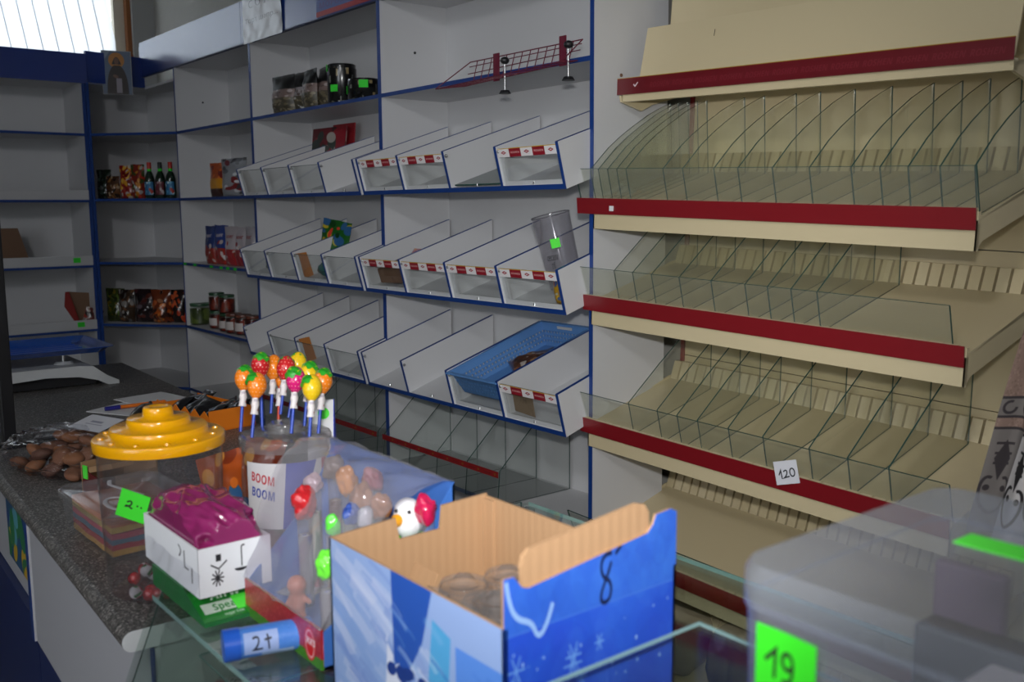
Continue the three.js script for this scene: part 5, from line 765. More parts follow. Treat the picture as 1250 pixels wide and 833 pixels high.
{
  const a = on(272, 790, { Y: GT + 0.016 }), b = on(380, 771, { Y: GT + 0.016 }), d = b.clone().sub(a), n = d.length(), o = thing('blue_tube', 'light blue cardboard sweet tube with a handwritten 12 lying on glass', 'tube', [a.x, GT + 0.0165, a.z], Math.atan2(-d.z, d.x));
  const cy = (x0, x1, r) => { const g = new THREE.CylinderGeometry(r, r, x1 - x0, 28); g.rotateZ(-Math.PI / 2); g.translate((x0 + x1) / 2, 0, 0); return g; };
  const tt = canvasTex(256, 256, (g, w, h) => { g.fillStyle = '#4c84d8'; g.fillRect(0, 0, w, h); const r = rng(4); for (let i = 0; i < 500; i++) { g.fillStyle = ['#6fa0e6', '#3a6cc4', '#86b0ea'][i % 3]; g.fillRect(r() * w, r() * h, 2, 2); } g.fillStyle = '#9ab4dc'; g.fillRect(20, 70, 56, 110); g.fillStyle = '#d06a78'; g.fillRect(150, 96, 26, 14); });
  void tt; part(o, 'tube_body', cy(0.014, n, 0.0155), std(0xffffff, 0.35, { map: tt })); part(o, 'tube_cap', cy(0, 0.016, 0.0163), phy(rgb(0.02, 0.12, 0.62), 0.3));
  const hw = canvasTex(64, 128, (g, w, h) => { g.fillStyle = '#9fb4e4'; g.fillRect(0, 0, w, h); g.translate(0, h); g.rotate(-Math.PI / 2); g.fillStyle = '#8fb0e8'; g.strokeStyle = '#1a1a2a'; g.lineWidth = 6; g.lineCap = 'round'; g.beginPath(); g.moveTo(34, 18); g.bezierCurveTo(60, 8, 62, 34, 36, 50); g.lineTo(66, 50); g.stroke(); g.beginPath(); g.moveTo(88, 14); g.lineTo(92, 52); g.moveTo(78, 26); g.lineTo(100, 24); g.stroke(); });
  const lg = new THREE.CylinderGeometry(0.0157, 0.0157, 0.034, 18, 1, true, 0, 1.5); lg.rotateZ(-Math.PI / 2); lg.rotateX(-1.0); lg.translate(0.036, 0, 0); part(o, 'handwritten_label', lg, std(0xffffff, 0.5, { map: hw, side: THREE.DoubleSide }), 'pale label with handwritten 12');
}
// blue counter display of toys under clear film
const DX0 = 0.536, DX1 = 0.806, DZ0 = 0.952, DZ1 = 1.112;
{
  const o = thing('toy_display_box', 'blue and red counter display box of toys covered with clear film', 'display box', [DX0, GT, DZ0]), S = (g) => shift(g, DX0, GT, DZ0);
  const bl = std(0xffffff, 0.45, { map: print(128, 128, '#3c6cb8', { seed: 2, blobs: [[18, ['#4a7cc8', '#3462ac', '#5a8ad0', '#8a94a8'], 0.10, 0, 1]] }) });
  const FL = 0.626, plan = [[DX0 + 0.006, DZ0], [DX1, DZ0], [DX1, DZ1], [FL, DZ1]];
  part(o, 'box_base', S(prism(plan, 'y', GT, GT + 0.003)), bl);
  part(o, 'back_panel', S(bx(DX0, GT, DZ0, DX1, 1.212, DZ0 + 0.003)), bl, 'tall blue rear panel');
  for (const x of [DX0, DX1 - 0.002]) { const g = prism([[DZ0, GT], [DZ1, GT], [DZ1, 1.088], [DZ0 + 0.05, 1.150], [DZ0, 1.212]], 'x', x, x + 0.002), p = g.attributes.position; if (x === DX0) for (let i = 0; i < p.count; i++) p.setX(i, p.getX(i) + 0.006 + (FL - DX0 - 0.006) * (p.getZ(i) - DZ0) / (DZ1 - DZ0)); part(o, 'side_panel', S(g), bl); }
  const lip = canvasTex(512, 96, (g, w, h) => { g.fillStyle = '#a02432'; g.fillRect(0, 0, w, h); g.fillStyle = '#3c7a1c'; g.fillRect(0, 70, w, 26); const r = rng(8); for (let i = 0; i < 400; i++) { g.fillStyle = ['#b43a42', '#8c1c2a', '#c05a5a'][i % 3]; g.fillRect(r() * w, r() * 68, 4, 5); } g.fillStyle = '#c81e24'; g.beginPath(); g.ellipse(445, 50, 34, 40, 0, 0, 7); g.fill(); g.strokeStyle = '#e0a8a8'; g.lineWidth = 4; g.beginPath(); g.ellipse(445, 50, 26, 32, 0, 0, 7); g.stroke(); g.fillStyle = '#eee0e0'; g.font = 'bold 24px sans-serif'; g.fillText('ЖИЗ', 422, 52); });
  const lg = new THREE.BoxGeometry(DX1 - FL, 0.042, 0.003); lg.translate((FL + DX1) / 2, GT + 0.021, DZ1 + 0.0015); part(o, 'front_lip', S(lg), shiny(lip, 0.35), 'red front lip with a green lower edge');
  // film: from the rear edge down to the lip
  const nu = 26, nv = 18, pos = [], idx = []; for (let j = 0; j <= nv; j++) for (let i = 0; i <= nu; i++) { const u = i / nu, v = j / nv, z = DZ0 + (DZ1 + 0.004 - DZ0) * v, bulge = Math.sin(v * Math.PI) * 0.050 * (1 - 0.15 * u); const xl = DX0 + (FL - DX0) * v - 0.022 * Math.sin(v * 3.1); pos.push(xl + (DX1 + 0.003 - xl) * u, 1.214 + (1.093 - 1.214) * v + bulge + 0.006 * noise.noise(u * 6, v * 5, 4) + 0.003 * noise.noise(u * 16, v * 14, 7), z + 0.004 * noise.noise(u * 7, v * 6, 9)); } for (let j = 0; j < nv; j++) for (let i = 0; i < nu; i++) { const a = j * (nu + 1) + i; idx.push(a, a + nu + 1, a + 1, a + 1, a + nu + 1, a + nu + 2); }
  const fg = new THREE.BufferGeometry(); fg.setAttribute('position', new THREE.Float32BufferAttribute(pos, 3)); fg.setIndex(idx); fg.computeVertexNormals();
  part(o, 'clear_film', S(uvBox(mergeVertices(fg))), phy(rgb(0.84, 0.82, 0.86), 0.24, { transmission: 0.84, thickness: 0, ior: 1.5, side: THREE.DoubleSide }), 'wrinkled clear film cover');
}
// the toys: soft shapes from joined balls and limbs
function blob(limbs, cell, k = 0.004) {
  const min = new THREE.Vector3(1, 1, 1).multiplyScalar(1e9), max = min.clone().negate(); for (const [a, b, ra, rbb] of limbs) for (const [p, r] of [[a, ra], [b, rbb]]) { const v = new THREE.Vector3(...p); min.min(v.clone().subScalar(r + cell * 2)); max.max(v.clone().addScalar(r + cell * 2)); }
  const n = [0, 1, 2].map((i) => Math.ceil((max.getComponent(i) - min.getComponent(i)) / cell)), f = (x, y, z) => { let d = 1e9; for (const [a, b, ra, rbb] of limbs) { const ab = [b[0] - a[0], b[1] - a[1], b[2] - a[2]], l2 = ab[0] ** 2 + ab[1] ** 2 + ab[2] ** 2 || 1e-12, t = Math.max(0, Math.min(1, ((x - a[0]) * ab[0] + (y - a[1]) * ab[1] + (z - a[2]) * ab[2]) / l2)), e = Math.hypot(x - a[0] - ab[0] * t, y - a[1] - ab[1] * t, z - a[2] - ab[2] * t) - (ra + (rbb - ra) * t), h = Math.max(0, Math.min(1, 0.5 + 0.5 * (d - e) / k)); d = d + (e - d) * h - k * h * (1 - h); } return d; };
  // surface nets
  const [nx, ny, nz] = n.map((v) => v + 1), val = new Float32Array(nx * ny * nz), id = (i, j, l) => i + nx * (j + ny * l); for (let l = 0; l < nz; l++) for (let j = 0; j < ny; j++) for (let i = 0; i < nx; i++) val[id(i, j, l)] = f(min.x + i * cell, min.y + j * cell, min.z + l * cell);
  const vi = new Map(), pos = [], idx = [];
  for (let l = 0; l + 1 < nz; l++) for (let j = 0; j + 1 < ny; j++) for (let i = 0; i + 1 < nx; i++) { let c = 0, s = [0, 0, 0]; const cor = [[0, 0, 0], [1, 0, 0], [0, 1, 0], [1, 1, 0], [0, 0, 1], [1, 0, 1], [0, 1, 1], [1, 1, 1]]; for (const [a, b] of [[0, 1], [2, 3], [4, 5], [6, 7], [0, 2], [1, 3], [4, 6], [5, 7], [0, 4], [1, 5], [2, 6], [3, 7]]) { const A = cor[a], B = cor[b], va = val[id(i + A[0], j + A[1], l + A[2])], vb = val[id(i + B[0], j + B[1], l + B[2])]; if (va < 0 !== vb < 0) { const t = va / (va - vb); for (let q = 0; q < 3; q++) s[q] += A[q] + (B[q] - A[q]) * t; c++; } } if (c) { vi.set(id(i, j, l), pos.length / 3); pos.push(min.x + (i + s[0] / c) * cell, min.y + (j + s[1] / c) * cell, min.z + (l + s[2] / c) * cell); } }
  for (let l = 1; l + 1 < nz; l++) for (let j = 1; j + 1 < ny; j++) for (let i = 1; i + 1 < nx; i++) { const v0 = val[id(i, j, l)]; const face = (v1, a, b, c, d) => { if (v0 < 0 === v1 < 0) return; const q = [a, b, c, d].map((z) => vi.get(z)); if (v0 < 0) idx.push(q[0], q[1], q[2], q[0], q[2], q[3]); else idx.push(q[0], q[2], q[1], q[0], q[3], q[2]); };
    face(val[id(i + 1, j, l)], id(i, j - 1, l - 1), id(i, j, l - 1), id(i, j, l), id(i, j - 1, l)); face(val[id(i, j + 1, l)], id(i - 1, j, l - 1), id(i - 1, j, l), id(i, j, l), id(i, j, l - 1)); face(val[id(i, j, l + 1)], id(i - 1, j - 1, l), id(i, j - 1, l), id(i, j, l), id(i - 1, j, l)); }
  const g = new THREE.BufferGeometry(); g.setAttribute('position', new THREE.Float32BufferAttribute(pos, 3)); g.setIndex(idx); g.computeVertexNormals(); return g;
}
{
  const y = GT + 0.0035, toyAt = (px, py, Z) => on(px, py, { Z });
  const B = (x, yy, z, r) => [[x, yy, z], [x, yy, z], r, r];
  // pink doll
  let p = toyAt(362, 705, 1.085);
  const doll = single('toy_doll', blob([B(0, 0.040, 0, 0.0105), [[0, 0.030, 0], [0, 0.018, 0], 0.007, 0.0085], [[0.003, 0.014, 0], [0.007, 0.002, 0.003], 0.0042, 0.0036], [[-0.003, 0.014, 0], [-0.006, 0.002, 0.003], 0.0042, 0.0036], [[0.006, 0.026, 0], [0.014, 0.022, 0.004], 0.0032, 0.0026], [[-0.006, 0.026, 0], [-0.012, 0.016, 0.003], 0.0032, 0.0026]], 0.0016), phy(rgb(0.62, 0.22, 0.14), 0.4), 'little pink plastic baby doll in the blue display box', 'doll'); doll.position.set(p.x, y + 0.004, 1.085); doll.rotation.y = 0.9;
  // white bird
  p = toyAt(497, 594, 0.995);
  const bird = thing('toy_bird', 'white plastic toy bird with an orange beak in the blue display box', 'toy', [p.x, y, 0.995], 0.6); bird.scale.setScalar((p.y - y) / 0.106);
  part(bird, 'body', blob([[[0, 0.018, 0], [0, 0.055, 0], 0.016, 0.013], [[0, 0.080, 0], [0, 0.0875, 0], 0.0115, 0.010], [[0, 0.03, -0.01], [0, 0.008, -0.02], 0.01, 0.006]], 0.002), phy(rgb(0.75, 0.75, 0.76), 0.3)); part(bird, 'beak', (() => { const g = new THREE.ConeGeometry(0.005, 0.014, 14); g.rotateX(Math.PI / 2); g.translate(-0.004, 0.083, 0.017); return g; })(), std(rgb(0.8, 0.35, 0.01), 0.35)); for (const s of [-1, 1]) part(bird, 'eye', (() => { const g = new THREE.SphereGeometry(0.0014, 8, 8); g.translate(s * 0.005, 0.090, 0.0092); return g; })(), M.black); part(bird, 'green_collar', (() => { const g = new THREE.TorusGeometry(0.0135, 0.003, 8, 24); g.rotateX(Math.PI / 2); g.translate(0, 0.066, 0); return g; })(), M.greenTag);
  // candy tubes with coloured tops: the top's pixel and the distance of the row
  const cl = phy(rgb(0.85, 0.85, 0.86), 0.1, { transmission: 0.92, thickness: 0 });
  const toy = (label, px, py, Z, ball, top, fill) => { const q = toyAt(px, py, Z), h = q.y - y + ball, r0 = 0.0085, o = thing('candy_tube', label, 'candy tube', [q.x, y, Z], 0, 'candy tubes in the blue display'); part(o, 'tube_wall', lathe([[0, 0.001], [r0 * 0.9, 0.001], [r0, 0.004], [r0, h - 1.8 * ball]], 20), cl); part(o, 'sweets', lathe([[0, 0.002], [r0 * 0.85, 0.002], [r0 * 0.86, (h - 2 * ball) * 0.8], [0, (h - 2 * ball) * 0.82]], 16), fill); const g = new THREE.SphereGeometry(ball, 32, 24), gp = g.attributes.position; for (let k = 0; k < gp.count; k++) { const f = 1 + 0.38 * noise.noise(gp.getX(k) * 70 + px, gp.getY(k) * 70, gp.getZ(k) * 70) + 0.16 * noise.noise(gp.getX(k) * 190, gp.getY(k) * 190 + px, gp.getZ(k) * 190), tall = 0.95 + 0.5 * ((px * 7) % 5) / 5; gp.setXYZ(k, gp.getX(k) * f * 0.85, gp.getY(k) * f * tall, gp.getZ(k) * f * 0.85); } g.computeVertexNormals(); g.translate(0, h - ball, 0); part(o, 'tube_top', g, top); };
  const gloss = (r1, g1, b1) => phy(rgb(r1, g1, b1), 0.25, { clearcoat: 0.6, clearcoatRoughness: 0.15 }), fills = [['#8a8a90', '#c8c8cc', '#3a5aa0'], ['#6a3a30', '#a87058', '#c8b8a8'], ['#3a6a3a', '#c8c8b0', '#a84040']].map((c, i) => std(0xffffff, 0.5, { map: print(32, 64, c[0], { seed: i, blobs: [[20, c, 0.2, 0, 1]] }) }));
  [['with a large glossy red top above the pink doll', 371, 614, 1.055, 0.0165, gloss(0.5, 0.015, 0.02)], ['with a bright green ball top', 407, 644, 1.06, 0.0095, gloss(0.10, 0.7, 0.05)], ['with an orange-gold top', 424, 588, 1.0, 0.014, gloss(0.6, 0.24, 0.05)], ['with a tan top in the middle of the bunch', 441, 607, 1.005, 0.014, gloss(0.36, 0.17, 0.09)], ['with a grey-brown top at the rear of the bunch', 408, 572, 0.985, 0.015, gloss(0.22, 0.16, 0.13)], ['with a dull rose top', 455, 585, 0.98, 0.014, gloss(0.36, 0.12, 0.14)], ['with a deep blue top', 428, 628, 1.045, 0.011, gloss(0.03, 0.07, 0.3)], ['with a brown top beside the white bird', 466, 618, 1.01, 0.013, gloss(0.34, 0.14, 0.06)], ['with a crimson top against the blue rear panel', 521, 622, 0.985, 0.0135, gloss(0.5, 0.01, 0.07)], ['with a lime top half behind the carton', 399, 690, 1.09, 0.0115, gloss(0.16, 0.8, 0.05)], ['with a silvery top', 446, 634, 1.04, 0.010, gloss(0.45, 0.45, 0.48)], ['with a pale pink top near the film edge', 383, 590, 1.02, 0.012, gloss(0.6, 0.42, 0.44)]].forEach(([say, px, py, Z, ball, m], i) => toy('candy tube ' + say, px, py, Z, ball, m, fills[i % 3]));
  const sc = toyAt(330, 700, 1.075), bag = single('folded_wrapper', pouchGeo(0.05, 0.035, 0.006, 120), shiny(print(32, 32, '#9a9ca0', { blobs: [[8, ['#c8c8c8', '#7a7a80'], 0.2, 0, 1]] })), 'scrap of grey wrapper lying in the blue display box', 'wrapper'); bag.position.set(sc.x + 0.02, y + 0.003, 1.06); bag.rotation.set(-Math.PI / 2, 0, 0.4);
}
// large blue printed carton of clear cups
const KX0 = 0.842, KX1 = 1.106, KZ0 = 0.938, KZ1 = 1.121, KY = 1.198;
{
  const o = thing('printed_carton', 'large open carton with an icy blue print, full of clear cups', 'carton', [KX0, GT, KZ0]), S = (g) => shift(g, KX0, GT, KZ0), t = 0.003;
  const kraft = M.kraft.clone(); kraft.bumpMap = grey(128, 32, (x) => 128 + 60 * Math.sin(x / 128 * Math.PI * 2 * 16), 6); kraft.bumpScale = 0.0004;
  const ice = (seed, light) => canvasTex(512, 384, (g, w, h) => {
    g.fillStyle = light ? '#9db8e4' : '#2f66d8'; g.fillRect(0, 0, w, h); const r = rng(seed);
    const streak = (n, cols, x0, x1, y0, y1, L, W) => { for (let i = 0; i < n; i++) { g.strokeStyle = cols[i % cols.length]; g.lineWidth = W * (0.3 + r()); g.globalAlpha = 0.35; const x = x0 + r() * (x1 - x0), y = y0 + r() * (y1 - y0), a = light ? 0.45 + r() * 0.3 : -0.2 + r() * 0.4; g.beginPath(); g.moveTo(x, y); g.quadraticCurveTo(x + L * 0.5, y + L * Math.sin(a) * 0.3, x + L * Math.cos(a), y + L * Math.sin(a)); g.stroke(); } g.globalAlpha = 1; };
    if (light) { streak(60, ['#c4d4f0', '#86a8e0', '#dfe6f6', '#7896d4'], -60, 200, 0, h, 150, 26); g.fillStyle = '#2a5ab4'; g.beginPath(); g.moveTo(210, 0); g.lineTo(330, 0); g.lineTo(300, 130); g.lineTo(250, 230); g.lineTo(216, 250); g.fill(); g.fillStyle = '#58b0e0'; g.beginPath(); g.moveTo(330, 60); g.lineTo(380, 80); g.lineTo(360, 384); g.lineTo(300, 384); g.fill(); streak(40, ['#e8eefa', '#8cc0ec', '#2a5ab4'], 180, 330, 60, h, 60, 12); g.fillStyle = '#e6ecf8'; g.beginPath(); g.moveTo(196, 150); for (let i = 0; i < 18; i++) g.lineTo(190 + i * 9 + (i % 2) * 14, 170 + i * 12 + (i % 3) * 16); g.lineTo(180, 384); g.fill(); g.fillStyle = '#1e3f8c'; for (let i = 0; i < 16; i++) { g.beginPath(); g.ellipse(200 + r() * 110, 210 + r() * 170, 8 + r() * 20, 5 + r() * 12, r() * 3, 0, 7); g.fill(); } g.fillStyle = '#5f96e8'; g.fillRect(392, 90, 120, 294); streak(26, ['#7fb0f0', '#4a84e0', '#8fd0f0'], 380, 512, 80, h, 50, 22); }
    else { const blot = (n, cols, y0, y1, s) => { for (let i = 0; i < n; i++) { g.globalAlpha = 0.12; g.fillStyle = cols[i % cols.length]; g.beginPath(); g.ellipse(r() * w, y0 + r() * (y1 - y0), s * (0.5 + r()), s * (0.4 + r() * 0.6), r() * 3, 0, 7); g.fill(); } g.globalAlpha = 1; }; blot(90, ['#3a6ae6', '#2448c8', '#4a88ee', '#2040b8'], 100, h, 60); g.fillStyle = '#3a74da'; g.fillRect(0, 0, w, 118); blot(80, ['#2f62d0', '#58a0ee', '#2c52b0', '#4a8ce6'], 0, 100, 34); g.strokeStyle = '#4f86e0'; g.lineWidth = 2; g.beginPath(); g.moveTo(0, 119); g.lineTo(w, 119); g.stroke(); g.strokeStyle = '#a8d0f4'; g.lineWidth = 9; g.beginPath(); g.moveTo(6, 40); g.bezierCurveTo(20, 120, 60, 90, 80, 120); g.bezierCurveTo(96, 150, 120, 110, 130, 90); g.stroke(); g.strokeStyle = '#16224a'; g.lineWidth = 7; g.lineCap = 'round'; g.beginPath(); g.moveTo(300, 44); g.bezierCurveTo(262, 40, 264, 76, 288, 82); g.bezierCurveTo(312, 92, 300, 124, 276, 116); g.bezierCurveTo(258, 106, 286, 86, 300, 60); g.moveTo(316, 46); g.lineTo(330, 38); g.stroke(); g.fillStyle = '#9cc6f4'; for (let i = 0; i < 40; i++) { g.beginPath(); g.arc(r() * w, 140 + r() * 240, 1 + r() * 3, 0, 7); g.fill(); } g.strokeStyle = '#7ab4f2'; g.lineWidth = 3; for (let i = 0; i < 9; i++) { const x = r() * w, y = 150 + r() * 220, s = 10 + r() * 16; for (let k = 0; k < 3; k++) { const a = k * Math.PI / 3; g.beginPath(); g.moveTo(x - s * Math.cos(a), y - s * Math.sin(a)); g.lineTo(x + s * Math.cos(a), y + s * Math.sin(a)); g.stroke(); } } }
  });
  const pf = shiny(ice(3, true), 0.4), pr = shiny(ice(6, false), 0.4); pf.color = rgb(0.78, 0.78, 0.84); pr.color = rgb(0.66, 0.66, 0.80); const plainBlue = std(rgb(0.04, 0.15, 0.65), 0.4);
  // walls: kraft board with the print as the outer ply
  part(o, 'front_wall', S(bx(KX0, GT, KZ1 - t, KX1, KY, KZ1 - 0.0006)), kraft);
  const fp = new THREE.PlaneGeometry(KX1 - KX0, KY - GT); fp.translate((KX0 + KX1) / 2, (GT + KY) / 2, KZ1); part(o, 'printed_front', S(fp), pf, 'pale blue print of snow and ice');
  const notch = [[KZ0, GT], [KZ1, GT], [KZ1, KY], [1.05, KY + 0.004], [1.046, KY - 0.018], [0.998, KY - 0.018], [0.995, KY + 0.006], [KZ0, KY + 0.008]];
  part(o, 'side_wall', S(prism(notch, 'x', KX0, KX0 + t)), kraft); part(o, 'back_wall', S(bx(KX0, GT, KZ0, KX1, KY + 0.006, KZ0 + t)), kraft); part(o, 'back_liner', S(bx(KX0 + 0.004, GT, KZ0 + t, KX0 + 0.02, KY + 0.004, KZ0 + 2 * t)), kraft); part(o, 'carton_base', S(bx(KX0, GT, KZ0, KX1, GT + t, KZ1)), kraft);
  const right = [[KZ1, GT], [KZ1, 1.236], [1.112, 1.236], [1.104, 1.226], [1.098, 1.224], [0.972, 1.2385], [0.966, 1.244], [0.962, 1.252], [0.945, 1.2535], [KZ0, 1.25], [KZ0, GT]];
  part(o, 'side_wall', S(prism(right, 'x', KX1 - t, KX1 - 0.0006)), kraft);
  const rp = prism(right, 'x', KX1 - 0.0006, KX1), uv = rp.attributes.uv, ps = rp.attributes.position; for (let i = 0; i < uv.count; i++) uv.setXY(i, (KZ1 - ps.getZ(i)) / (KZ1 - KZ0), (ps.getY(i) - GT) / 0.205); part(o, 'printed_side', S(rp), pr, 'deep blue print with a handwritten 8');
  part(o, 'tuck_flap', S(prism([[1.100, 1.200], [1.102, 1.240], [1.100, 1.248], [1.094, 1.252], [0.982, 1.2645], [0.973, 1.262], [0.968, 1.255], [0.966, 1.205]], 'x', KX1 - 0.007, KX1 - 0.0032)), kraft, 'brown tuck flap with rounded corners'); void plainBlue;
  part(o, 'dust_flap', S(prism([[1.06, GT + 0.07], [1.04, GT + 0.11], [1.036, GT + 0.105], [1.05, GT + 0.06]], 'x', KX0 + 0.02, KX0 + 0.06)), kraft);
  // clear cups standing mouth down, beaded rims
  const cupM = phy(rgb(0.86, 0.85, 0.85), 0.04, { transmission: 0.95, thickness: 0, ior: 1.5 });
  const proto = thing('clear_cup', 'clear plastic jar with a beaded lid packed in the blue carton', 'cup', [0, 0, 0], 0, 'clear jars in the carton');
  part(proto, 'cup_wall', lathe([[0, 0.0], [0.024, 0.0], [0.026, 0.004], [0.027, 0.062]], 30), cupM); const cl = part(proto, 'cup_lid', lathe([[0.0285, 0.060], [0.029, 0.072], [0.0275, 0.0745], [0.024, 0.0745], [0.0225, 0.0715], [0.018, 0.0715], [0.013, 0.079], [0.007, 0.084], [0, 0.085]], 48), cupM);
  const beads = []; for (let i = 0; i < 36; i++) { const a = i / 36 * Math.PI * 2, g = new THREE.SphereGeometry(0.0016, 6, 5); g.translate(0.0292 * Math.cos(a), 0.068, 0.0292 * Math.sin(a)); beads.push(uvBox(g)); } part(cl, 'bead_ring', merge(beads), cupM);
  const sc = 0.74, ch = 0.085 * sc, spots = []; for (let i = 0; i < 5; i++) for (let j = 0; j < 4; j++) spots.push([KX0 + 0.030 + i * 0.0505, GT + 0.0032, KZ0 + 0.026 + j * 0.0435]);
  const heap = []; for (const [px, py] of [[563, 702], [606, 692], [555, 736], [600, 722], [588, 757], [520, 716]]) { const q = on(px, py, { Y: GT + 0.0034 + 2 * ch }); heap.push([THREE.MathUtils.clamp(q.x, KX0 + 0.03, KX1 - 0.034), THREE.MathUtils.clamp(q.z, KZ0 + 0.027, KZ1 - 0.028)]); }
  for (let it = 0; it < 60; it++) for (let a = 0; a < heap.length; a++) for (let c = 0; c < a; c++) { const dx = heap[a][0] - heap[c][0], dz = heap[a][1] - heap[c][1], l = Math.hypot(dx, dz) || 1e-4, m = (0.0445 - l) / 2; if (m > 0) { heap[a][0] = THREE.MathUtils.clamp(heap[a][0] + dx / l * m, KX0 + 0.03, KX1 - 0.034); heap[c][0] = THREE.MathUtils.clamp(heap[c][0] - dx / l * m, KX0 + 0.03, KX1 - 0.034); heap[a][1] = THREE.MathUtils.clamp(heap[a][1] + dz / l * m, KZ0 + 0.027, KZ1 - 0.028); heap[c][1] = THREE.MathUtils.clamp(heap[c][1] - dz / l * m, KZ0 + 0.027, KZ1 - 0.028); } }
  for (const [x, z] of heap) spots.push([x, GT + 0.0034 + ch, z]);
  spots.forEach((q, i) => { const c = i ? proto.clone() : proto; if (i) { c.name = numbered('clear_cup'); scene.add(c); } c.position.set(...q); c.scale.setScalar(sc); c.userData = { ...proto.userData, label: i < 20 ? 'clear plastic jar with a beaded lid in the bottom layer of the blue carton' : 'clear plastic jar with a beaded lid on top of the heap in the blue carton' }; });
}
// glass bin with zip bags beside the carton
{
  const x0 = 1.130, x1 = 1.268, z0 = 0.935, z1 = 1.20, y1 = 1.160, o = thing('glass_bin', 'open glass bin holding clear zip bags beside the blue carton', 'glass bin', [x0, GT, z0]), S = (g) => shift(g, x0, GT, z0), t = 0.004, gl = M.glass;
  part(o, 'pane', S(bx(x0, GT, z0, x0 + t, y1, z1)), gl); part(o, 'pane', S(bx(x1 - t, GT, z0, x1, y1, z1)), gl); part(o, 'pane', S(bx(x0, GT, z0, x1, y1, z0 + t)), gl); part(o, 'pane', S(bx(x0, GT, z1 - t, x1, y1, z1)), gl);
  part(o, 'pane_rim', S(merge([bx(x0, y1, z0, x0 + t, y1 + 0.001, z1), bx(x1 - t, y1, z0, x1, y1 + 0.001, z1), bx(x0 + t, y1, z0, x1 - t, y1 + 0.001, z0 + t), bx(x0 + t, y1, z1 - t, x1 - t, y1 + 0.001, z1)])), M.glassEdgeLight, 'pale green cut edge');
  const zb = phy(rgb(0.7, 0.69, 0.70), 0.3, { transmission: 0.7, thickness: 0 });
  [[1.20, 1.0, 0.2, 'leaning toward the carton', 0.10], [1.215, 1.09, -0.15, 'standing behind the other', 0.085]].forEach(([x, z, a, say, h], i) => { const b = thing('zip_bag', 'clear zip bag with a red seal ' + say + ' in the glass bin', 'bag', [x, GT + 0.001, z], 1.0 + a); part(b, 'film', pouchGeo(0.085, h, 0.035, 130 + i), zb); part(b, 'red_seal', rod([-0.04, h * 0.93, 0.0016], [0.04, h * 0.93, 0.0016], 0.0012), std(rgb(0.6, 0.06, 0.05), 0.4), 'red zip seal'); part(b, 'contents', (() => { const g = new THREE.SphereGeometry(1, 18, 12); g.scale(0.03, h * 0.3, 0.011); g.translate(0, h * 0.34, 0); return g; })(), std(rgb(0.14, 0.13, 0.13), 0.6)); });
}
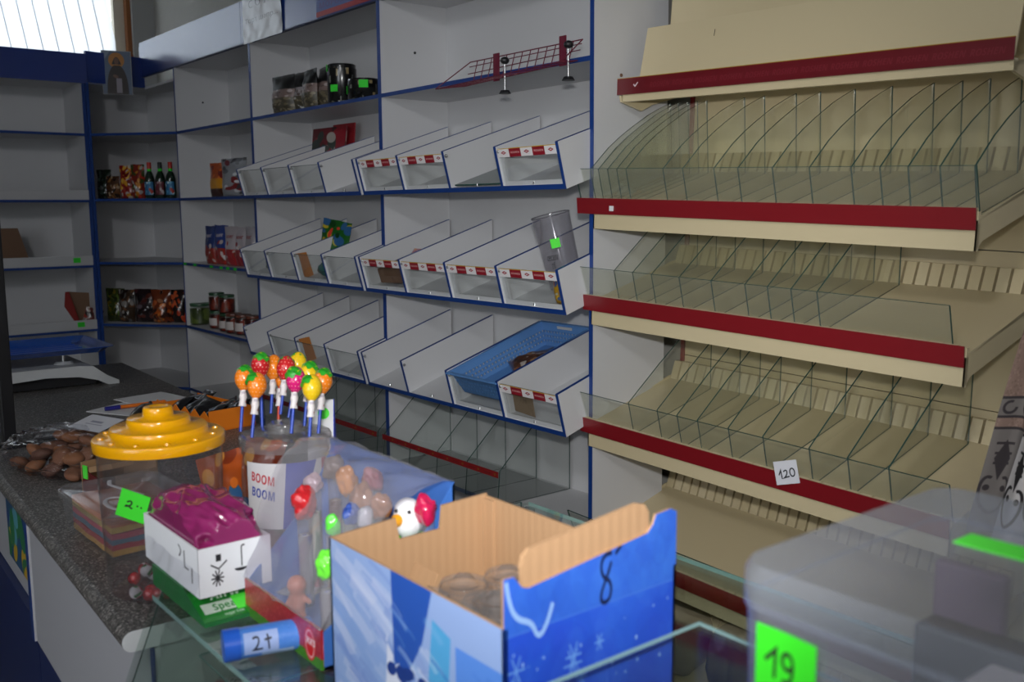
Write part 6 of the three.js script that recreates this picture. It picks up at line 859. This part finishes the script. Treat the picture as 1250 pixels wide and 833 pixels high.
// big milky storage box
{
  const x0 = 1.287, z1 = 1.096, w = 0.36, d = 0.243, H = 0.248, o = thing('storage_box', 'large milky plastic storage box with a green 19 note', 'storage box', [x0 + w / 2, GT, z1 - d / 2], 0.0);
  part(o, 'box_wall', shell([[0.002, w / 2 * 0.955, d / 2 * 0.94, 0.02], [0.006, w / 2 * 0.965, d / 2 * 0.955, 0.022], [H - 0.022, w / 2 * 0.992, d / 2 * 0.99, 0.022]], true, false), M.clearMilky);
  part(o, 'box_lid', shell([[H - 0.026, w / 2 * 1.0, d / 2 * 1.0, 0.022], [H - 0.006, w / 2 * 1.0, d / 2 * 1.0, 0.022], [H, w / 2 * 0.985, d / 2 * 0.975, 0.02]], false, true), M.clearMilky, 'milky clear lid');
  const n19 = canvasTex(256, 192, (g, W, h) => { g.fillStyle = '#35e01c'; g.fillRect(0, 0, W, h); g.strokeStyle = '#1a2a14'; g.lineWidth = 13; g.lineCap = 'round'; g.beginPath(); g.moveTo(44, 92); g.lineTo(84, 58); g.lineTo(80, 134); g.stroke(); g.beginPath(); g.ellipse(134, 80, 22, 22, 0, 0, 7); g.moveTo(156, 78); g.bezierCurveTo(160, 120, 150, 142, 118, 138); g.stroke(); });
  const a = on(922, 765, { Z: z1 + 0.002 }), b = on(998, 785, { Z: z1 + 0.002 }), top = on(960, 775, { Z: z1 + 0.002 }), bot = on(960, 833, { Z: z1 + 0.002 }); void bot;
  const ng = new THREE.PlaneGeometry(b.x - a.x, 0.04, 8, 4), np = ng.attributes.position; for (let i = 0; i < np.count; i++) np.setZ(i, 0.0012 + 0.002 * Math.max(0, np.getX(i) / 0.02)); ng.computeVertexNormals(); ng.translate((a.x + b.x) / 2 - x0 - w / 2, top.y - GT - 0.02, d / 2 * 0.996); part(o, 'price_note', ng, std(0xffffff, 0.75, { map: n19, side: THREE.DoubleSide }), 'bright green note with a handwritten 19');
  const p2 = on(1220, 668, { Y: GT + H + 0.001 }); part(o, 'price_note', (() => { const g = new THREE.BoxGeometry(0.045, 0.0008, 0.022); g.translate(p2.x - x0 - w / 2, H + 0.0006, p2.z - z1 + d / 2); return g; })(), M.greenNote, 'second bright green note');
  const put = (name, label, cat, px, py, z, w2, h2, d2, mat, y = 0.004) => { const q = on(px, py, { Z: z }); const m = single(name, rb(-w2 / 2, 0, -d2 / 2, w2 / 2, h2, d2 / 2, 0.004), mat, label, cat); m.position.set(THREE.MathUtils.clamp(q.x, x0 + w2 / 2 + 0.016, x0 + w - w2 / 2 - 0.016), GT + y, z); return m; };
  put('red_packet', 'bright red packet seen through the milky storage box', 'packet', 1010, 826, 1.075, 0.05, 0.10, 0.014, std(rgb(0.7, 0.05, 0.03), 0.4));
  put('dark_carton', 'dark grey carton inside the milky storage box', 'carton', 1090, 790, 1.0, 0.17, 0.12, 0.09, std(rgb(0.07, 0.09, 0.11), 0.5)); put('blue_packet', 'bright blue packet lying on the dark carton in the milky storage box', 'packet', 1125, 712, 1.0, 0.06, 0.018, 0.05, std(rgb(0.06, 0.1, 0.6), 0.4), 0.125); put('beige_carton', 'beige carton at the end of the milky storage box', 'carton', 1248, 745, 0.93, 0.05, 0.15, 0.06, std(rgb(0.5, 0.42, 0.38), 0.6)); put('black_packet', 'black packet at the rear of the milky storage box', 'packet', 1200, 690, 0.90, 0.09, 0.16, 0.03, M.black); put('purple_packet', 'dull purple packet at the rear of the milky storage box', 'packet', 1130, 640, 0.885, 0.05, 0.2, 0.012, std(rgb(0.14, 0.09, 0.13), 0.5));
}
// price note on the rack strip
{
  const c = on(960, 577, { Z: 0.026 }), m = single('price_note', sheet(0.046, 0.044, 0.0008), std(0xffffff, 0.8, { map: canvasTex(128, 112, (g, w, h) => { g.fillStyle = '#c9c9cf'; g.fillRect(0, 0, w, h); g.strokeStyle = '#1c1c22'; g.lineWidth = 6; g.lineCap = 'round'; g.beginPath(); g.moveTo(22, 64); g.lineTo(34, 44); g.lineTo(36, 82); g.moveTo(50, 50); g.bezierCurveTo(74, 34, 72, 66, 50, 80); g.lineTo(76, 76); g.stroke(); g.beginPath(); g.ellipse(96, 58, 13, 19, 0, 0, 7); g.stroke(); }) }), 'white paper price note reading 120 on the red strip', 'price note'); m.position.copy(c); m.rotation.set(-0.1, 0.2, 0.28);
}
// towels at the end of the rack
{
  const rail = thing('towel_rail', 'plain chrome towel rail standing past the end of the rack', 'rail', [1.3, 0, 0.14]); part(rail, 'bar', rod([-0.21, 1.50, 0], [0.36, 1.50, 0], 0.008, 14), M.chrome); part(rail, 'post', rod([0.34, 0, 0], [0.34, 1.50, 0], 0.01, 14), M.chrome); part(rail, 'foot', bx(0.22, 0, -0.2, 0.46, 0.02, 0.2), M.black);
  const cloth = (seed, tones) => canvasTex(256, 512, (g, w, h) => {
    g.fillStyle = tones[0]; g.fillRect(0, 0, w, h); const r = rng(seed); for (let i = 0; i < 5000; i++) { g.fillStyle = r() < 0.5 ? tones[1] : tones[2]; g.fillRect(r() * w, r() * h, 2, 3); }
    const y0 = 330; g.fillStyle = tones[3]; g.fillRect(0, y0 - 34, w, 26); g.fillRect(0, y0 + 14, w, 170); g.strokeStyle = tones[4]; g.fillStyle = tones[4]; g.lineWidth = 4; for (const y of [y0 - 36, y0 - 6, y0 + 12]) { g.beginPath(); g.moveTo(0, y); g.lineTo(w, y); g.stroke(); }
    for (let i = 0; i < 8; i++) { g.beginPath(); g.arc(16 + i * 32, y0 - 21, 9, 0, 5); g.stroke(); }
    for (let i = 0; i < 5; i++) { const x = 25 + i * 51; g.lineWidth = 5; for (const s of [-1, 1]) { g.beginPath(); g.moveTo(x, y0 + 150); g.bezierCurveTo(x + s * 30, y0 + 140, x + s * 27, y0 + 80, x + s * 8, y0 + 92); g.stroke(); g.beginPath(); g.arc(x + s * 13, y0 + 108, 5, 0, 7); g.fill(); } g.beginPath(); g.moveTo(x, y0 + 30); g.lineTo(x + 12, y0 + 60); g.lineTo(x, y0 + 96); g.lineTo(x - 12, y0 + 60); g.fill(); for (let k = 0; k < 3; k++) g.fillRect(x - 14 + k, y0 + 34 + k * 16, 28 - 2 * k, 4); }
  });
  const towel = (name, label, x0, z, wTop, wBot, seed, tones, lean) => {
    const nu = 40, nv = 40, g = new THREE.PlaneGeometry(1, 1, nu, nv), p = g.attributes.position, yT = 1.512, yB = 1.02;
    for (let i = 0; i < p.count; i++) { const u = p.getX(i) + 0.5, v = 0.5 - p.getY(i), w = wTop + (wBot - wTop) * Math.pow(v, 0.8), f = Math.sin(u * Math.PI * 6 + seed) * (0.016 - 0.006 * v) + 0.004 * noise.noise(u * 5, v * 4, seed); p.setXYZ(i, x0 + lean * v + (u - 0.5) * w, yT + (yB - yT) * v, z + f); } g.computeVertexNormals();
    single(name, g, std(0xffffff, 0.95, { map: cloth(seed, tones), side: THREE.DoubleSide }), label, 'towel', undefined);
  };
  towel('hanging_towel', 'grey-brown towel with a dim scroll border hanging behind the lighter one', 1.105, 0.125, 0.06, 0.20, 2, ['#8d7468', '#7d665a', '#9d8476', '#77706c', '#3a3436'], -0.045);
  towel('hanging_towel', 'light brown towel with a black and white ornamental border', 1.15, 0.162, 0.05, 0.19, 5, ['#b8937e', '#a88470', '#c6a28e', '#c8c2c0', '#242022'], -0.05);
}
// dark bags on the low rack shelf
{
  const bagM = std(rgb(0.02, 0.02, 0.024), 0.6), pat = std(0xffffff, 0.7, { map: print(64, 64, '#1c2430', { blobs: [[40, ['#3a4658', '#141a24', '#56627a'], 0.06, 0, 1]] }) });
  const mk = (label, px, py, s, mat, seed) => { const q = on(px, py, { Z: -0.08 }), g = new THREE.SphereGeometry(1, 30, 20), p = g.attributes.position; for (let k = 0; k < p.count; k++) { const v = new THREE.Vector3().fromBufferAttribute(p, k), f = 1 + 0.18 * noise.noise(v.x * 2 + seed, v.y * 2, v.z * 2); p.setXYZ(k, v.x * s[0] * f, Math.max(-0.6, v.y) * s[1] * f, v.z * s[2] * f); } g.computeVertexNormals(); const m = single('dark_bag', g, mat, label, 'bag'); m.position.set(q.x, 0.42 + s[1] * 0.62 + 0.03, -0.09); return m; };
  mk('black cloth bag on the lowest rack shelf', 815, 775, [0.09, 0.13, 0.09], bagM, 1); mk('dark blue patterned bag beside the black one on the lowest shelf', 905, 800, [0.08, 0.11, 0.08], pat, 4);
}
renderer.render(scene, camera);
